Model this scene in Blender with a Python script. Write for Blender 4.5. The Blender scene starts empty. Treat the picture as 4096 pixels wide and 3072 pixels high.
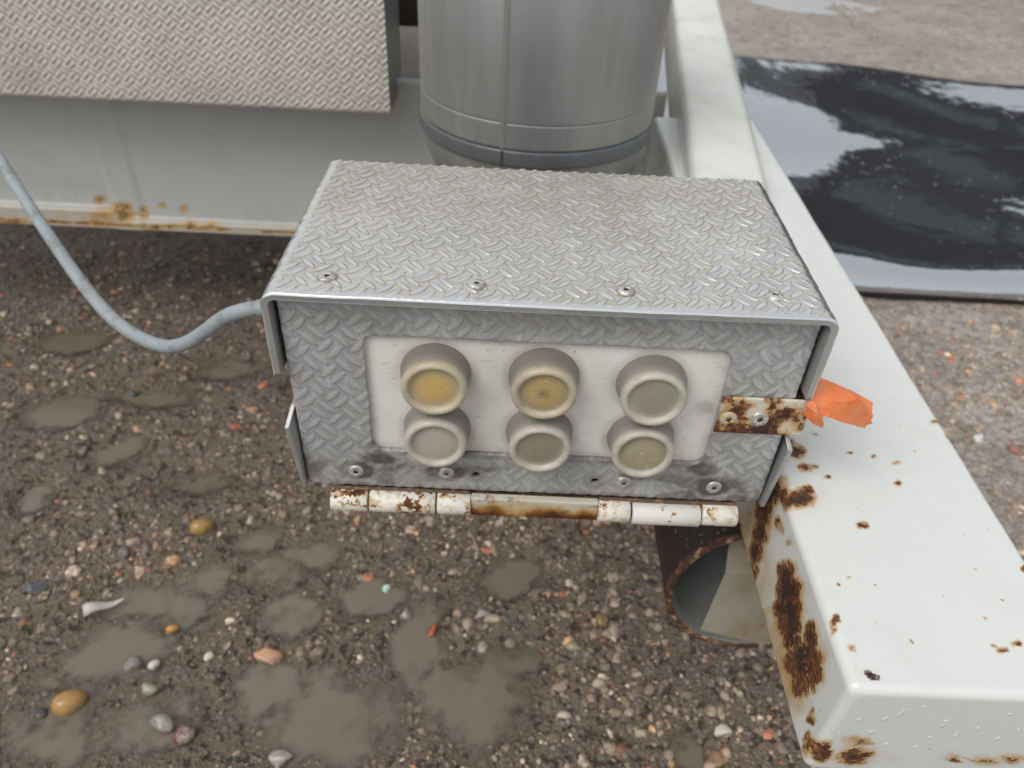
import bpy, bmesh, math, random
import numpy as np
from mathutils import Matrix, Vector

rng = np.random.default_rng(7)
random.seed(7)
SC = bpy.context.scene
COL = SC.collection

# ---------------------------------------------------------------- camera
PITCH, YAW, ROLL = 0.6791, 0.0119, 0.0528
cam_d = bpy.data.cameras.new("camera")
cam = bpy.data.objects.new("camera", cam_d)
COL.objects.link(cam)
fw = Vector((math.sin(YAW) * math.cos(PITCH), math.cos(YAW) * math.cos(PITCH), -math.sin(PITCH)))
rt = Vector((math.cos(YAW), -math.sin(YAW), 0))
up = rt.cross(fw)
c_, s_ = math.cos(ROLL), math.sin(ROLL)
rt, up = c_ * rt + s_ * up, -s_ * rt + c_ * up
cam.matrix_world = Matrix.Translation((-0.0203, -0.3083, 0.1999)) @ Matrix((rt, up, -fw)).transposed().to_4x4()
cam_d.sensor_width = 36.0
cam_d.lens = 27.0
cam_d.clip_start = 0.01
cam_d.clip_end = 400.0
cam_d.dof.use_dof = True
cam_d.dof.focus_distance = 0.385
cam_d.dof.aperture_fstop = 10.5
SC.camera = cam

# ---------------------------------------------------------------- overcast sky and weak soft sun
SUN_EL, SUN_AZ = math.radians(52), math.radians(226)
world = bpy.data.worlds.new("World")
SC.world = world
world.use_nodes = True
wn = world.node_tree
wn.nodes.clear()
sky = wn.nodes.new("ShaderNodeTexSky")
sky.sky_type = 'NISHITA'
sky.sun_disc = False
sky.sun_elevation = SUN_EL
sky.sun_rotation = SUN_AZ
sky.air_density = 1.0
sky.dust_density = 3.0
hs = wn.nodes.new("ShaderNodeHueSaturation")
hs.inputs["Saturation"].default_value = 0.14
wmix = wn.nodes.new("ShaderNodeMix")
wmix.data_type = 'RGBA'
wmix.inputs[0].default_value = 0.55
wmix.inputs[7].default_value = (6.6, 6.85, 7.1, 1)
bg = wn.nodes.new("ShaderNodeBackground")
bg.inputs["Strength"].default_value = 0.132
wo = wn.nodes.new("ShaderNodeOutputWorld")
wn.links.new(sky.outputs[0], hs.inputs["Color"])
wn.links.new(hs.outputs[0], wmix.inputs[6])
wn.links.new(wmix.outputs[2], bg.inputs["Color"])
wn.links.new(bg.outputs[0], wo.inputs["Surface"])

sun_d = bpy.data.lights.new("sun", 'SUN')
sun_d.energy = 1.4
sun_d.angle = math.radians(32)
sun_d.color = (1.0, 0.97, 0.93)
sun = bpy.data.objects.new("sun", sun_d)
COL.objects.link(sun)
sdir = Vector((math.sin(SUN_AZ) * math.cos(SUN_EL), math.cos(SUN_AZ) * math.cos(SUN_EL), math.sin(SUN_EL)))
sun.rotation_euler = sdir.to_track_quat('Z', 'Y').to_euler()
sun.location = (0, 0, 5)

SC.view_settings.view_transform = 'Standard'
SC.view_settings.look = 'None'
SC.view_settings.exposure = 0.0
SC.view_settings.gamma = 1.0
SC.view_settings.use_curve_mapping = False
SC.cycles.use_adaptive_sampling = True
SC.cycles.adaptive_threshold = 0.03
SC.cycles.max_bounces = 6
SC.cycles.diffuse_bounces = 3
SC.cycles.glossy_bounces = 3
SC.cycles.transmission_bounces = 3
SC.cycles.use_denoising = True

# ---------------------------------------------------------------- numeric helpers
def _hash(ix, iy, seed):
    h = (ix.astype(np.int64) * 374761393 + iy.astype(np.int64) * 668265263 + seed * 974634777) & 0x7fffffff
    h = ((h ^ (h >> 13)) * 1274126177) & 0x7fffffff
    h = h ^ (h >> 16)
    return (h & 0xffff) / 65535.0

def vnoise(x, y, seed=0):
    ix, iy = np.floor(x), np.floor(y)
    fx, fy = x - ix, y - iy
    fx = fx * fx * (3 - 2 * fx)
    fy = fy * fy * (3 - 2 * fy)
    a = _hash(ix, iy, seed); b = _hash(ix + 1, iy, seed)
    c = _hash(ix, iy + 1, seed); d = _hash(ix + 1, iy + 1, seed)
    return (a + (b - a) * fx) * (1 - fy) + (c + (d - c) * fx) * fy

def fbm(x, y, seed=0, octaves=4, gain=0.5):
    s, a, t = 0.0, 1.0, 0.0
    for o in range(octaves):
        s = s + a * vnoise(x * 2 ** o, y * 2 ** o, seed + o * 17)
        t += a
        a *= gain
    return s / t

def sstep(x, a, b):
    t = np.clip((x - a) / (b - a), 0, 1)
    return t * t * (3 - 2 * t)

def field(p, q, blobs, reach=1.35):
    f = np.zeros_like(p)
    for (bx, by, m0, m1, m2, m3, s) in blobs:
        dx, dy = p - bx, q - by
        d = np.sqrt((m0 * dx + m1 * dy) ** 2 + (m2 * dx + m3 * dy) ** 2)
        f = np.maximum(f, s * np.clip(reach - d, 0, 1))
    return f

# ---------------------------------------------------------------- object helpers
def props(o, label=None, category=None, group=None, kind=None):
    for k, v in (("label", label), ("category", category), ("group", group), ("kind", kind)):
        if v:
            o[k] = v
    return o

def thing(name, loc, label, category, group=None):
    o = bpy.data.objects.new(name, None)
    o.empty_display_size = 0.02
    o.location = loc
    COL.objects.link(o)
    return props(o, label, category, group)

def attach(o, parent):
    if parent is not None:
        o.parent = parent
        o.matrix_parent_inverse = WORLD.get(parent.name, Matrix.Translation(parent.location)).inverted()
    return o

WORLD = {}

def link(name, me, mat, parent=None, loc=None, rot=None, smooth=True):
    if mat is not None:
        me.materials.clear()
        me.materials.append(mat)
    if smooth is not None:
        me.polygons.foreach_set("use_smooth", np.full(len(me.polygons), bool(smooth)))
    o = bpy.data.objects.new(name, me)
    COL.objects.link(o)
    if loc is not None:
        o.location = loc
    if rot is not None:
        o.rotation_euler = rot
    WORLD[o.name] = Matrix.LocRotScale(o.location, o.rotation_euler, None)
    attach(o, parent)
    return o

def mesh(name, v, f, attrs=None):
    me = bpy.data.meshes.new(name)
    v = np.asarray(v, dtype=np.float32)
    if isinstance(f, np.ndarray):
        n, k = f.shape
        me.vertices.add(len(v))
        me.vertices.foreach_set("co", v.ravel())
        me.loops.add(n * k)
        me.loops.foreach_set("vertex_index", f.astype(np.int32).ravel())
        me.polygons.add(n)
        me.polygons.foreach_set("loop_start", np.arange(0, n * k, k, dtype=np.int32))
        me.update(calc_edges=True)
    else:
        me.from_pydata([tuple(map(float, p)) for p in v], [], [tuple(map(int, q)) for q in f])
        me.update()
    for k, a in (attrs or {}).items():
        a = np.asarray(a, dtype=np.float32)
        if a.ndim == 2:
            at = me.attributes.new(k, 'FLOAT_COLOR', 'POINT')
            at.data.foreach_set("color", a.ravel())
        else:
            at = me.attributes.new(k, 'FLOAT', 'POINT')
            at.data.foreach_set("value", a)
    return me

def gridfaces(nu, nv, flip=False):
    i = np.arange(nu - 1)[:, None] * nv + np.arange(nv - 1)[None, :]
    f = np.stack([i, i + nv, i + nv + 1, i + 1], -1).reshape(-1, 4)
    return f[:, ::-1].copy() if flip else f

def lathe(profile, n=32, attr=None):
    """profile: list of (radius, height); axis = local z"""
    vs, ts = [], []
    m = len(profile)
    for j in range(n):
        a = 2 * math.pi * j / n
        for k, (r, h) in enumerate(profile):
            vs.append((r * math.cos(a), r * math.sin(a), h))
            ts.append(attr[k] if attr else 0.0)
    fs = []
    for j in range(n):
        for k in range(m - 1):
            a, b = j * m + k, ((j + 1) % n) * m + k
            fs.append((a, b, b + 1, a + 1))
    me = mesh("lathe", vs, fs, {"t": ts} if attr else None)
    bm = bmesh.new()
    bm.from_mesh(me)
    bmesh.ops.remove_doubles(bm, verts=bm.verts, dist=1e-6)
    bmesh.ops.recalc_face_normals(bm, faces=bm.faces)
    bm.to_mesh(me)
    bm.free()
    return me

def box_mesh(x0, x1, y0, y1, z0, z1, bevel=0.0, seg=2):
    bm = bmesh.new()
    bmesh.ops.create_cube(bm, size=1.0)
    for v in bm.verts:
        v.co = ((x0 + x1) / 2 + v.co.x * (x1 - x0), (y0 + y1) / 2 + v.co.y * (y1 - y0), (z0 + z1) / 2 + v.co.z * (z1 - z0))
    if bevel:
        bmesh.ops.bevel(bm, geom=list(bm.edges), offset=bevel, segments=seg, profile=0.5, affect='EDGES')
    me = bpy.data.meshes.new("box")
    bm.to_mesh(me)
    bm.free()
    return me

def prism(poly, axis, a, b, bevel=0.0):
    """extrude a 2D polygon along an axis ('x','y','z') from a to b"""
    bm = bmesh.new()
    mk = {'x': lambda p, t: (t, p[0], p[1]), 'y': lambda p, t: (p[0], t, p[1]), 'z': lambda p, t: (p[0], p[1], t)}[axis]
    lo = [bm.verts.new(mk(p, a)) for p in poly]
    hi = [bm.verts.new(mk(p, b)) for p in poly]
    bm.faces.new(lo[::-1])
    bm.faces.new(hi)
    n = len(poly)
    for i in range(n):
        bm.faces.new((lo[i], lo[(i + 1) % n], hi[(i + 1) % n], hi[i]))
    bmesh.ops.recalc_face_normals(bm, faces=bm.faces)
    if bevel:
        bmesh.ops.bevel(bm, geom=list(bm.edges), offset=bevel, segments=2, profile=0.5, affect='EDGES')
    me = bpy.data.meshes.new("prism")
    bm.to_mesh(me)
    bm.free()
    return me

def catmull(pts, n=12):
    P = [np.array(p, float) for p in pts]
    P = [2 * P[0] - P[1]] + P + [2 * P[-1] - P[-2]]
    out = []
    for i in range(1, len(P) - 2):
        for k in range(n):
            t = k / n
            a, b, c, d = P[i - 1], P[i], P[i + 1], P[i + 2]
            out.append(0.5 * (2 * b + (c - a) * t + (2 * a - 5 * b + 4 * c - d) * t * t + (3 * b - 3 * c + d - a) * t ** 3))
    out.append(P[-2])
    return np.array(out)

def tube_mesh(path, r, n=20):
    path = np.asarray(path, float)
    T = np.gradient(path, axis=0)
    T /= np.linalg.norm(T, axis=1)[:, None]
    ref = np.array([0, 0, 1.0])
    vs = []
    for p, t in zip(path, T):
        u = np.cross(t, ref); u /= np.linalg.norm(u)
        w = np.cross(u, t)
        for j in range(n):
            a = 2 * math.pi * j / n
            vs.append(p + r * (math.cos(a) * u + math.sin(a) * w))
    fs = []
    m = len(path)
    for i in range(m - 1):
        for j in range(n):
            a, b = i * n + j, i * n + (j + 1) % n
            fs.append((a, b, b + n, a + n))
    fs.append(tuple(range(n))[::-1])
    fs.append(tuple((m - 1) * n + j for j in range(n)))
    return mesh("tube", vs, fs)

# ---------------------------------------------------------------- node helpers
class NT:
    def __init__(self, name):
        self.m = bpy.data.materials.new(name)
        self.m.use_nodes = True
        self.t = self.m.node_tree
        self.b = self.t.nodes["Principled BSDF"]
        tc = self.t.nodes.new("ShaderNodeTexCoord")
        self.obj = tc.outputs["Object"]
    def sock(self, v, inp):
        if hasattr(v, "is_output"):
            self.t.links.new(v, inp)
        elif isinstance(v, (int, float)):
            inp.default_value = (v, v, v, 1) if inp.type == 'RGBA' else v
        else:
            inp.default_value = tuple(v) + ((1,) if len(v) == 3 and inp.type == 'RGBA' else ())
    def set(self, **kw):
        for k, v in kw.items():
            self.sock(v, self.b.inputs[k.replace("_", " ")])
        return self.m
    def noise(self, scale, detail=4, rough=0.55, coord=None, stretch=None, distortion=0.0):
        n = self.t.nodes.new("ShaderNodeTexNoise")
        n.inputs["Scale"].default_value = scale
        n.inputs["Detail"].default_value = detail
        n.inputs["Roughness"].default_value = rough
        n.inputs["Distortion"].default_value = distortion
        co = coord or self.obj
        if stretch:
            mp = self.t.nodes.new("ShaderNodeMapping")
            mp.inputs["Scale"].default_value = stretch[:3]
            if len(stretch) > 3:
                mp.inputs["Rotation"].default_value = stretch[3:]
            self.t.links.new(co, mp.inputs[0])
            co = mp.outputs[0]
        self.t.links.new(co, n.inputs["Vector"])
        return n.outputs[0]
    def voronoi(self, scale, feature='F1', coord=None, out="Distance"):
        n = self.t.nodes.new("ShaderNodeTexVoronoi")
        n.feature = feature
        n.inputs["Scale"].default_value = scale
        self.t.links.new(coord or self.obj, n.inputs["Vector"])
        return n.outputs[out]
    def attr(self, name, out="Fac"):
        n = self.t.nodes.new("ShaderNodeAttribute")
        n.attribute_name = name
        return n.outputs[out]
    def math(self, op, a, b=0.0, c=0.0, clamp=False):
        n = self.t.nodes.new("ShaderNodeMath")
        n.operation = op
        n.use_clamp = clamp
        for v, i in zip((a, b, c), n.inputs):
            self.sock(v, i)
        return n.outputs[0]
    def ss(self, x, a, b, lo=0.0, hi=1.0):
        n = self.t.nodes.new("ShaderNodeMapRange")
        n.interpolation_type = 'SMOOTHSTEP'
        for v, i in zip((x, a, b, lo, hi), n.inputs):
            self.sock(v, i)
        return n.outputs[0]
    def mix(self, f, a, b, mode='MIX'):
        n = self.t.nodes.new("ShaderNodeMix")
        n.data_type = 'RGBA'
        n.blend_type = mode
        self.sock(f, n.inputs[0]); self.sock(a, n.inputs[6]); self.sock(b, n.inputs[7])
        return n.outputs[2]
    def ramp(self, f, stops, interp='LINEAR'):
        n = self.t.nodes.new("ShaderNodeValToRGB")
        e = n.color_ramp.elements
        n.color_ramp.interpolation = interp
        while len(e) < len(stops):
            e.new(0.5)
        for el, (p, c) in zip(e, stops):
            el.position = p
            el.color = tuple(c) + (1,) if len(c) == 3 else c
        self.sock(f, n.inputs[0])
        return n.outputs[0]
    def bump(self, h, strength=0.3, dist=0.001, normal=None):
        n = self.t.nodes.new("ShaderNodeBump")
        n.inputs["Strength"].default_value = strength
        n.inputs["Distance"].default_value = dist
        self.sock(h, n.inputs["Height"])
        if normal is not None:
            self.t.links.new(normal, n.inputs["Normal"])
        return n.outputs[0]
    def xyz(self):
        n = self.t.nodes.new("ShaderNodeSeparateXYZ")
        self.t.links.new(self.obj, n.inputs[0])
        return n.outputs

def rusty_paint(name, paint, speck=0.0, gloss=0.3, use_attr=True, dirt=0.25):
    N = NT(name)
    n1, n2 = N.noise(70, 5, 0.65), N.noise(420, 4, 0.6)
    if use_attr:
        a = N.attr("rust")
    else:
        a = None
    if speck:
        sp = N.ss(N.noise(230, 3, 0.6), 0.62 - speck * 0.2, 0.78 - speck * 0.2, 0.0, 0.8)
        big = N.ss(N.noise(45, 3, 0.6), 0.45, 0.65, 0.25, 1.0)
        sp = N.math('MULTIPLY', sp, big)
        a = sp if a is None else N.math('MAXIMUM', a, sp)
    g = N.math('ADD', N.math('MULTIPLY', N.math('SUBTRACT', n1, 0.5), 1.9), N.math('MULTIPLY', N.math('SUBTRACT', n2, 0.5), 2.0))
    f = N.math('MULTIPLY', a, N.math('ADD', g, 1.0))
    col = N.mix(N.ss(N.noise(9, 5, 0.7), 0.45, 0.75, 0, dirt), paint, tuple(c * k for c, k in zip(paint, (0.72, 0.72, 0.66))))
    fly = N.ss(N.voronoi(90), 0.035, 0.06, 1, 0)
    fly = N.math('MULTIPLY', fly, N.ss(N.noise(40, 2), 0.52, 0.56))
    col = N.mix(N.math('MULTIPLY', fly, 0.75), col, (0.12, 0.09, 0.07))
    if use_attr:
        st = N.math('MULTIPLY', N.attr("stain"), N.ss(N.noise(60, 4, 0.6, stretch=(1, 1, 0.3)), 0.25, 0.75, 0.35, 1.15))
        col = N.mix(N.math('MULTIPLY', st, 0.9, clamp=True), col, (0.46, 0.31, 0.13))
    col = N.mix(N.ss(f, 0.04, 0.38, 0, 0.85), col, (0.50, 0.30, 0.10))
    core = N.ss(f, 0.38, 0.54)
    rustc = N.ramp(N.noise(330, 4, 0.65), [(0.32, (0.050, 0.018, 0.010)), (0.5, (0.15, 0.050, 0.015)), (0.64, (0.34, 0.15, 0.05)), (0.78, (0.55, 0.36, 0.17))])
    col = N.mix(core, col, rustc)
    deep = N.math('MULTIPLY', N.ss(f, 0.66, 1.0), N.ss(N.noise(60, 3), 0.38, 0.55, 0.25, 1.0))
    col = N.mix(deep, col, N.ramp(N.noise(600, 3, 0.6), [(0.4, (0.026, 0.012, 0.011)), (0.75, (0.075, 0.030, 0.018))]))
    rough = N.math('ADD', N.math('MULTIPLY', core, 0.35), N.math('ADD', gloss, N.math('MULTIPLY', N.noise(25, 4), 0.12)))
    h = N.math('ADD', N.math('MULTIPLY', N.math('MULTIPLY', core, N.noise(500, 4, 0.7)), 1.6), N.math('MULTIPLY', N.noise(80, 3), 0.12))
    edge = N.math('MULTIPLY', N.ss(f, 0.22, 0.40), N.ss(f, 0.75, 0.5))
    h = N.math('ADD', h, N.math('MULTIPLY', edge, 0.5))
    return N.set(Base_Color=col, Roughness=rough, Normal=N.bump(h, 0.55, 0.0010))
# ---------------------------------------------------------------- ground: wet muddy hardstanding with puddles
GZ = -0.52
WATER = GZ - 0.0006
PUDDLES = [(-0.421,0.028,0.067,0.044),(-0.339,0.049,0.065,0.034),(-0.397,0.115,0.060,0.034),(-0.378,0.176,0.059,0.031),(-0.341,0.214,0.046,0.026),(-0.276,0.224,0.036,0.027),(-0.308,0.261,0.032,0.021),(-0.243,0.174,0.030,0.037),(-0.178,0.056,0.088,0.043),(-0.250,0.091,0.045,0.026),(-0.100,0.139,0.029,0.051),(-0.029,0.077,0.050,0.045),(-0.067,0.094,0.028,0.025),(0.166,0.044,0.027,0.023),(-0.618,0.478,0.062,0.032),(-0.517,0.402,0.047,0.028),(-0.573,0.311,0.033,0.025),(-0.518,0.515,0.077,0.028),(-0.428,0.586,0.081,0.028),(-0.406,0.359,0.052,0.020),(-0.685,0.636,0.062,0.029),(-0.246,0.251,0.037,0.021),(-0.005,0.232,0.032,0.019),(-0.158,0.199,0.041,0.015)]

def puddle_depth(x, y):
    wx = x + 0.045 * (fbm(x * 24, y * 24, 91, 4) - 0.5)
    wy = y + 0.045 * (fbm(x * 24, y * 24, 57, 4) - 0.5)
    d = np.zeros_like(x)
    for (px, py, a, b) in PUDDLES:
        k = 1.3 if (px < 0.05 and py < 0.28) else 1.0
        r = np.hypot((wx - px) / (a * 1.1 * k), (wy - py) / (b * 1.25 * k))
        d = np.maximum(d, np.clip(1.25 - r, 0, 1))
    return d

def ground_height(x, y):
    near = np.exp(-((np.hypot(x, y - 0.4)) / 3.0) ** 2)
    h = (fbm(x * 7, y * 7, 3, 4) - 0.5) * 0.012 + (fbm(x * 45, y * 45, 9, 3) - 0.5) * 0.006
    h = h + (fbm(x * 130, y * 130, 5, 2) - 0.5) * 0.004 * near
    right = sstep(x, 0.25, 0.6)
    return GZ + 0.0035 + 0.004 * right + h * (0.35 + 0.65 * near) - 0.0125 * puddle_depth(x, y)

def spaced(lo, hi, step, far, n):
    core = np.arange(lo, hi + step, step)
    g = (far / step) ** (1.0 / n)
    out = np.cumsum(step * g ** np.arange(1, n + 1) * (1 - 1 / g) * 1.0 + step)
    return np.concatenate([lo - out[::-1], core, core[-1] + out])

gx = spaced(-1.15, 1.5, 0.0065, 120, 46)
gy = spaced(-0.15, 1.55, 0.0065, 120, 46)
GX, GY = np.meshgrid(gx, gy, indexing='ij')
GH = ground_height(GX, GY)
fade = sstep(np.hypot(GX, GY), 4, 8)
GH = GH * (1 - fade) + (GZ + 0.004) * fade

N = NT("wet_hardstanding")
o = N.xyz()
dry = N.ss(N.math('ADD', o[0], N.math('MULTIPLY', N.noise(3, 4), 0.35)), 0.42, 0.80)
vo = N.voronoi(95, out="Color")
sep = N.t.nodes.new("ShaderNodeSeparateColor")
N.t.links.new(vo, sep.inputs[0])
agg = N.ramp(sep.outputs[0], [(0.0, (0.17, 0.135, 0.105)), (0.35, (0.26, 0.22, 0.18)), (0.6, (0.33, 0.27, 0.22)), (0.8, (0.36, 0.25, 0.19)), (0.93, (0.45, 0.41, 0.36)), (1.0, (0.36, 0.16, 0.09))])
mud = N.mix(N.noise(14, 4, 0.65), (0.092, 0.065, 0.041), (0.225, 0.165, 0.110))
fine = N.mix(N.ss(N.noise(380, 3, 0.6), 0.35, 0.7), mud, N.mix(0.5, mud, (0.32, 0.27, 0.22)))
cell = N.voronoi(95)
wet = N.mix(N.math('MULTIPLY', N.ss(cell, 0.22, 0.42, 1, 0), N.ss(N.noise(30, 4), 0.38, 0.56)), fine, N.mix(0.15, agg, (0.16, 0.125, 0.095)))
drycol = N.mix(N.ss(N.noise(60, 3, 0.7), 0.3, 0.7), N.mix(N.ss(N.noise(5, 4, 0.7), 0.35, 0.65), (0.42, 0.365, 0.32), (0.64, 0.57, 0.515)), N.mix(0.4, agg, (0.76, 0.69, 0.63)))
v2 = N.voronoi(210, out="Color")
sep2 = N.t.nodes.new("ShaderNodeSeparateColor")
N.t.links.new(v2, sep2.inputs[0])
grain = N.math('MULTIPLY', N.ss(N.voronoi(210), 0.18, 0.36, 1, 0), N.ss(sep2.outputs[0], 0.45, 0.8))
wet = N.mix(N.math('MULTIPLY', grain, N.ss(N.noise(18, 5, 0.7), 0.40, 0.60, 0.1, 0.8)), wet, N.ramp(sep2.outputs[1], [(0.0, (0.30, 0.25, 0.20)), (0.5, (0.46, 0.41, 0.35)), (0.85, (0.42, 0.32, 0.26)), (1.0, (0.42, 0.17, 0.09))]))
crev = N.ss(N.noise(85, 3, 0.75), 0.46, 0.36)
wet = N.mix(N.math('MULTIPLY', crev, 0.75), wet, (0.035, 0.026, 0.019))
drycol = N.mix(N.ss(N.noise(26, 4, 0.75), 0.50, 0.66, 0, 0.55), drycol, (0.20, 0.165, 0.135))
drycol = N.mix(N.ss(N.noise(48, 3, 0.7), 0.58, 0.70, 0, 0.7), drycol, (0.68, 0.63, 0.58))
col = N.mix(dry, wet, drycol)
hgt = N.math('ADD', N.math('MULTIPLY', N.ss(cell, 0.1, 0.45, 1, 0), 0.7), N.math('ADD', N.noise(300, 3, 0.7), N.math('MULTIPLY', N.noise(55, 2), 1.2)))
rough = N.math('ADD', N.math('MULTIPLY', dry, 0.30), N.math('ADD', 0.30, N.math('MULTIPLY', N.noise(35, 4), 0.35)))
M_ground = N.set(Base_Color=col, Roughness=rough, Normal=N.bump(N.math('ADD', N.math('ADD', hgt, N.math('MULTIPLY', grain, 0.6)), N.math('MULTIPLY', crev, -1.0)), 1.0, 0.006))
g = link("ground", mesh("ground", np.stack([GX, GY, GH], -1).reshape(-1, 3), gridfaces(*GX.shape)), M_ground)
props(g, "wet muddy hardstanding of brown concrete and gravel with shallow puddles", kind="structure")

N = NT("muddy_water")
dep = N.attr("depth")
M_water = N.set(Base_Color=N.mix(N.noise(6, 4), (0.150, 0.122, 0.091), (0.205, 0.172, 0.132)), Roughness=0.025, IOR=1.45,
                Normal=N.bump(N.noise(25, 2), 0.05, 0.002), Alpha=N.ss(N.math('ADD', dep, N.math('MULTIPLY', N.math('SUBTRACT', N.noise(60, 5, 0.7), 0.5), 0.9)), 0.0, 0.95))
px = np.linspace(-0.95, 0.35, 330); py = np.linspace(-0.16, 0.85, 260)
PX, PY = np.meshgrid(px, py, indexing='ij')
dp = np.clip((WATER - ground_height(PX, PY)) / 0.0075, -0.3, 1)
pf = gridfaces(*PX.shape)
pf = pf[(dp.ravel()[pf] > -0.1).any(1)]
w = link("puddle_water", mesh("puddle", np.stack([PX, PY, np.full_like(PX, WATER)], -1).reshape(-1, 3), pf, {"depth": np.clip(dp, 0, 1).ravel()}), M_water)
props(w, "shallow muddy rain water lying in the hollows of the ground", kind="structure")

fa = np.linspace(0, 2 * math.pi, 60, endpoint=False)
fr = 0.75 + 0.5 * fbm(np.cos(fa) * 2 + 5, np.sin(fa) * 2 + 5, 12, 3)
fv_ = [(1.16, 3.10, GZ + 0.0085)] + [(1.16 + 0.26 * a * math.cos(t), 3.10 + 0.13 * a * math.sin(t), GZ + 0.0085) for a, t in zip(fr, fa)]
N = NT("pale_sheen_puddle"); M_w2 = N.set(Base_Color=(0.62, 0.62, 0.62), Roughness=0.04, IOR=1.33, Normal=N.bump(N.noise(14, 3), 0.06, 0.004))  # pale base colour stands in for the sky's reflection
w = link("puddle_water", mesh("puddle", fv_, [(0, 1 + i, 1 + (i + 1) % 60) for i in range(60)]), M_w2)
props(w, "small puddle far back at the top right, sky sheen put into its pale colour", kind="structure")

# loose and half-buried stones ------------------------------------------------
def ico(sub):
    bm = bmesh.new()
    bmesh.ops.create_icosphere(bm, subdivisions=sub, radius=1.0)
    v = np.array([p.co[:] for p in bm.verts]); f = np.array([[q.index for q in p.verts] for p in bm.faces])
    bm.free()
    return v, f

def rough_stone(sub, seed, amp=0.75, angular=0.0):
    v, f = ico(sub)
    r = np.random.default_rng(seed)
    d = np.ones(len(v))
    for _ in range(10):
        n = r.normal(size=3); n /= np.linalg.norm(n)
        c = r.uniform(0.40, 0.85)
        t = v @ n
        d = np.minimum(d, np.where(t > c, c / np.maximum(t, 1e-3), 1.0))
    off = fbm(v[:, 0] * 1.3 + seed, v[:, 1] * 1.3 + v[:, 2] * 1.7, seed, 3) - 0.5
    return v * (d * (1 + amp * off))[:, None], f

PAL = np.array([(0.20,0.165,0.13),(0.27,0.23,0.19),(0.36,0.32,0.27),(0.17,0.145,0.12),(0.33,0.25,0.20),(0.52,0.47,0.41),(0.13,0.125,0.13),(0.38,0.16,0.09),(0.46,0.30,0.18),(0.24,0.21,0.18)])
PW = np.array([14, 18, 15, 10, 11, 8, 5, 4, 4, 11.0]); PW /= PW.sum()

def stones(name, n, rlo, rhi, sub, seed, power=2.0):
    r = np.random.default_rng(seed)
    var = [rough_stone(sub, seed * 31 + k) for k in range(10)]
    V, F, Cc = [], [], []
    base = 0
    m = n * 5
    y = r.uniform(-0.06, 1.5, m); lim = 0.50 + 0.55 * (y + 0.05)
    x = r.uniform(0, 1, m) * (2 * lim + 0.15) - lim
    keep = np.where(x > 0.45, 0.8, 1.0) * np.where((x < 0.1) & (y > 0.32), 0.5, 1.0) * (0.4 + 0.6 * (fbm(x * 9, y * 9, 77, 2) > 0.47)) * (lim / 1.4)
    ok = (r.random(m) < keep) & ~((y > 0.95) & (x < 0.15))
    x, y = x[ok][:n], y[ok][:n]
    n = len(x)
    pd = puddle_depth(x, y)
    z = ground_height(x, y)
    s = rlo + (rhi - rlo) * r.random(n) ** power
    s = np.where(pd > 0.35, s * 0.6, s)
    ci = r.choice(len(PAL), n, p=PW)
    for i in range(n):
        v, f = var[r.integers(10)]
        a = r.uniform(0, 6.28); ca, sa = math.cos(a), math.sin(a)
        q = v * (s[i] * r.uniform(0.75, 1.3), s[i] * r.uniform(0.65, 1.0), s[i] * r.uniform(0.45, 0.8))
        q = np.stack([q[:, 0] * ca - q[:, 1] * sa, q[:, 0] * sa + q[:, 1] * ca, q[:, 2]], 1) + (x[i], y[i], z[i] - s[i] * 0.06)
        V.append(q); F.append(f + base); base += len(v)
        c = PAL[ci[i]] * (1.16, 1.03, 0.90) * r.uniform(0.6, 1.5) * (1.35 if x[i] > 0.45 else 1.0)
        Cc.append(np.tile(np.append(c, 1), (len(v), 1)))
    return mesh(name, np.concatenate(V), np.concatenate(F), {"tint": np.concatenate(Cc)})

N = NT("gravel_stone")
tint = N.attr("tint", "Color")
mudm = N.ss(N.noise(130, 3, 0.75), 0.44, 0.62, 0, 0.65)
col = N.mix(N.ss(N.noise(420, 3, 0.7), 0.5, 0.7, 0, 0.5), tint, N.mix(0.5, tint, (0.62, 0.56, 0.50)))
col = N.mix(mudm, col, (0.14, 0.105, 0.072))
M_stone = N.set(Base_Color=col, Roughness=N.math('ADD', 0.30, N.math('MULTIPLY', N.noise(60, 3), 0.5)), Normal=N.bump(N.noise(330, 3, 0.75), 0.7, 0.0022))
for nm, args in (("gravel", (9000, 0.0034, 0.0105, 2, 3, 2.0)), ("grit", (30000, 0.0014, 0.0040, 1, 4, 1.3))):
    me = stones(nm, *args)
    s = link(nm, me, M_stone)
    props(s, {"gravel": "loose brown and grey gravel half buried in the wet ground", "grit": "fine grit and sand grains strewn over the wet ground"}[nm], kind="stuff")

# single pebbles that stand out ------------------------------------------------
def stone_mat(name, c, c2, gloss=0.22):
    N = NT(name)
    mudm = N.ss(N.noise(75, 4, 0.75), 0.52, 0.64, 0, 0.6)
    return N.set(Base_Color=N.mix(mudm, N.mix(N.ss(N.noise(90, 5, 0.65), 0.35, 0.68), c, c2), (0.15, 0.112, 0.076)), Roughness=N.math('ADD', gloss, N.math('MULTIPLY', mudm, 0.4)), Normal=N.bump(N.noise(300, 4, 0.65), 0.35, 0.001))

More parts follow.
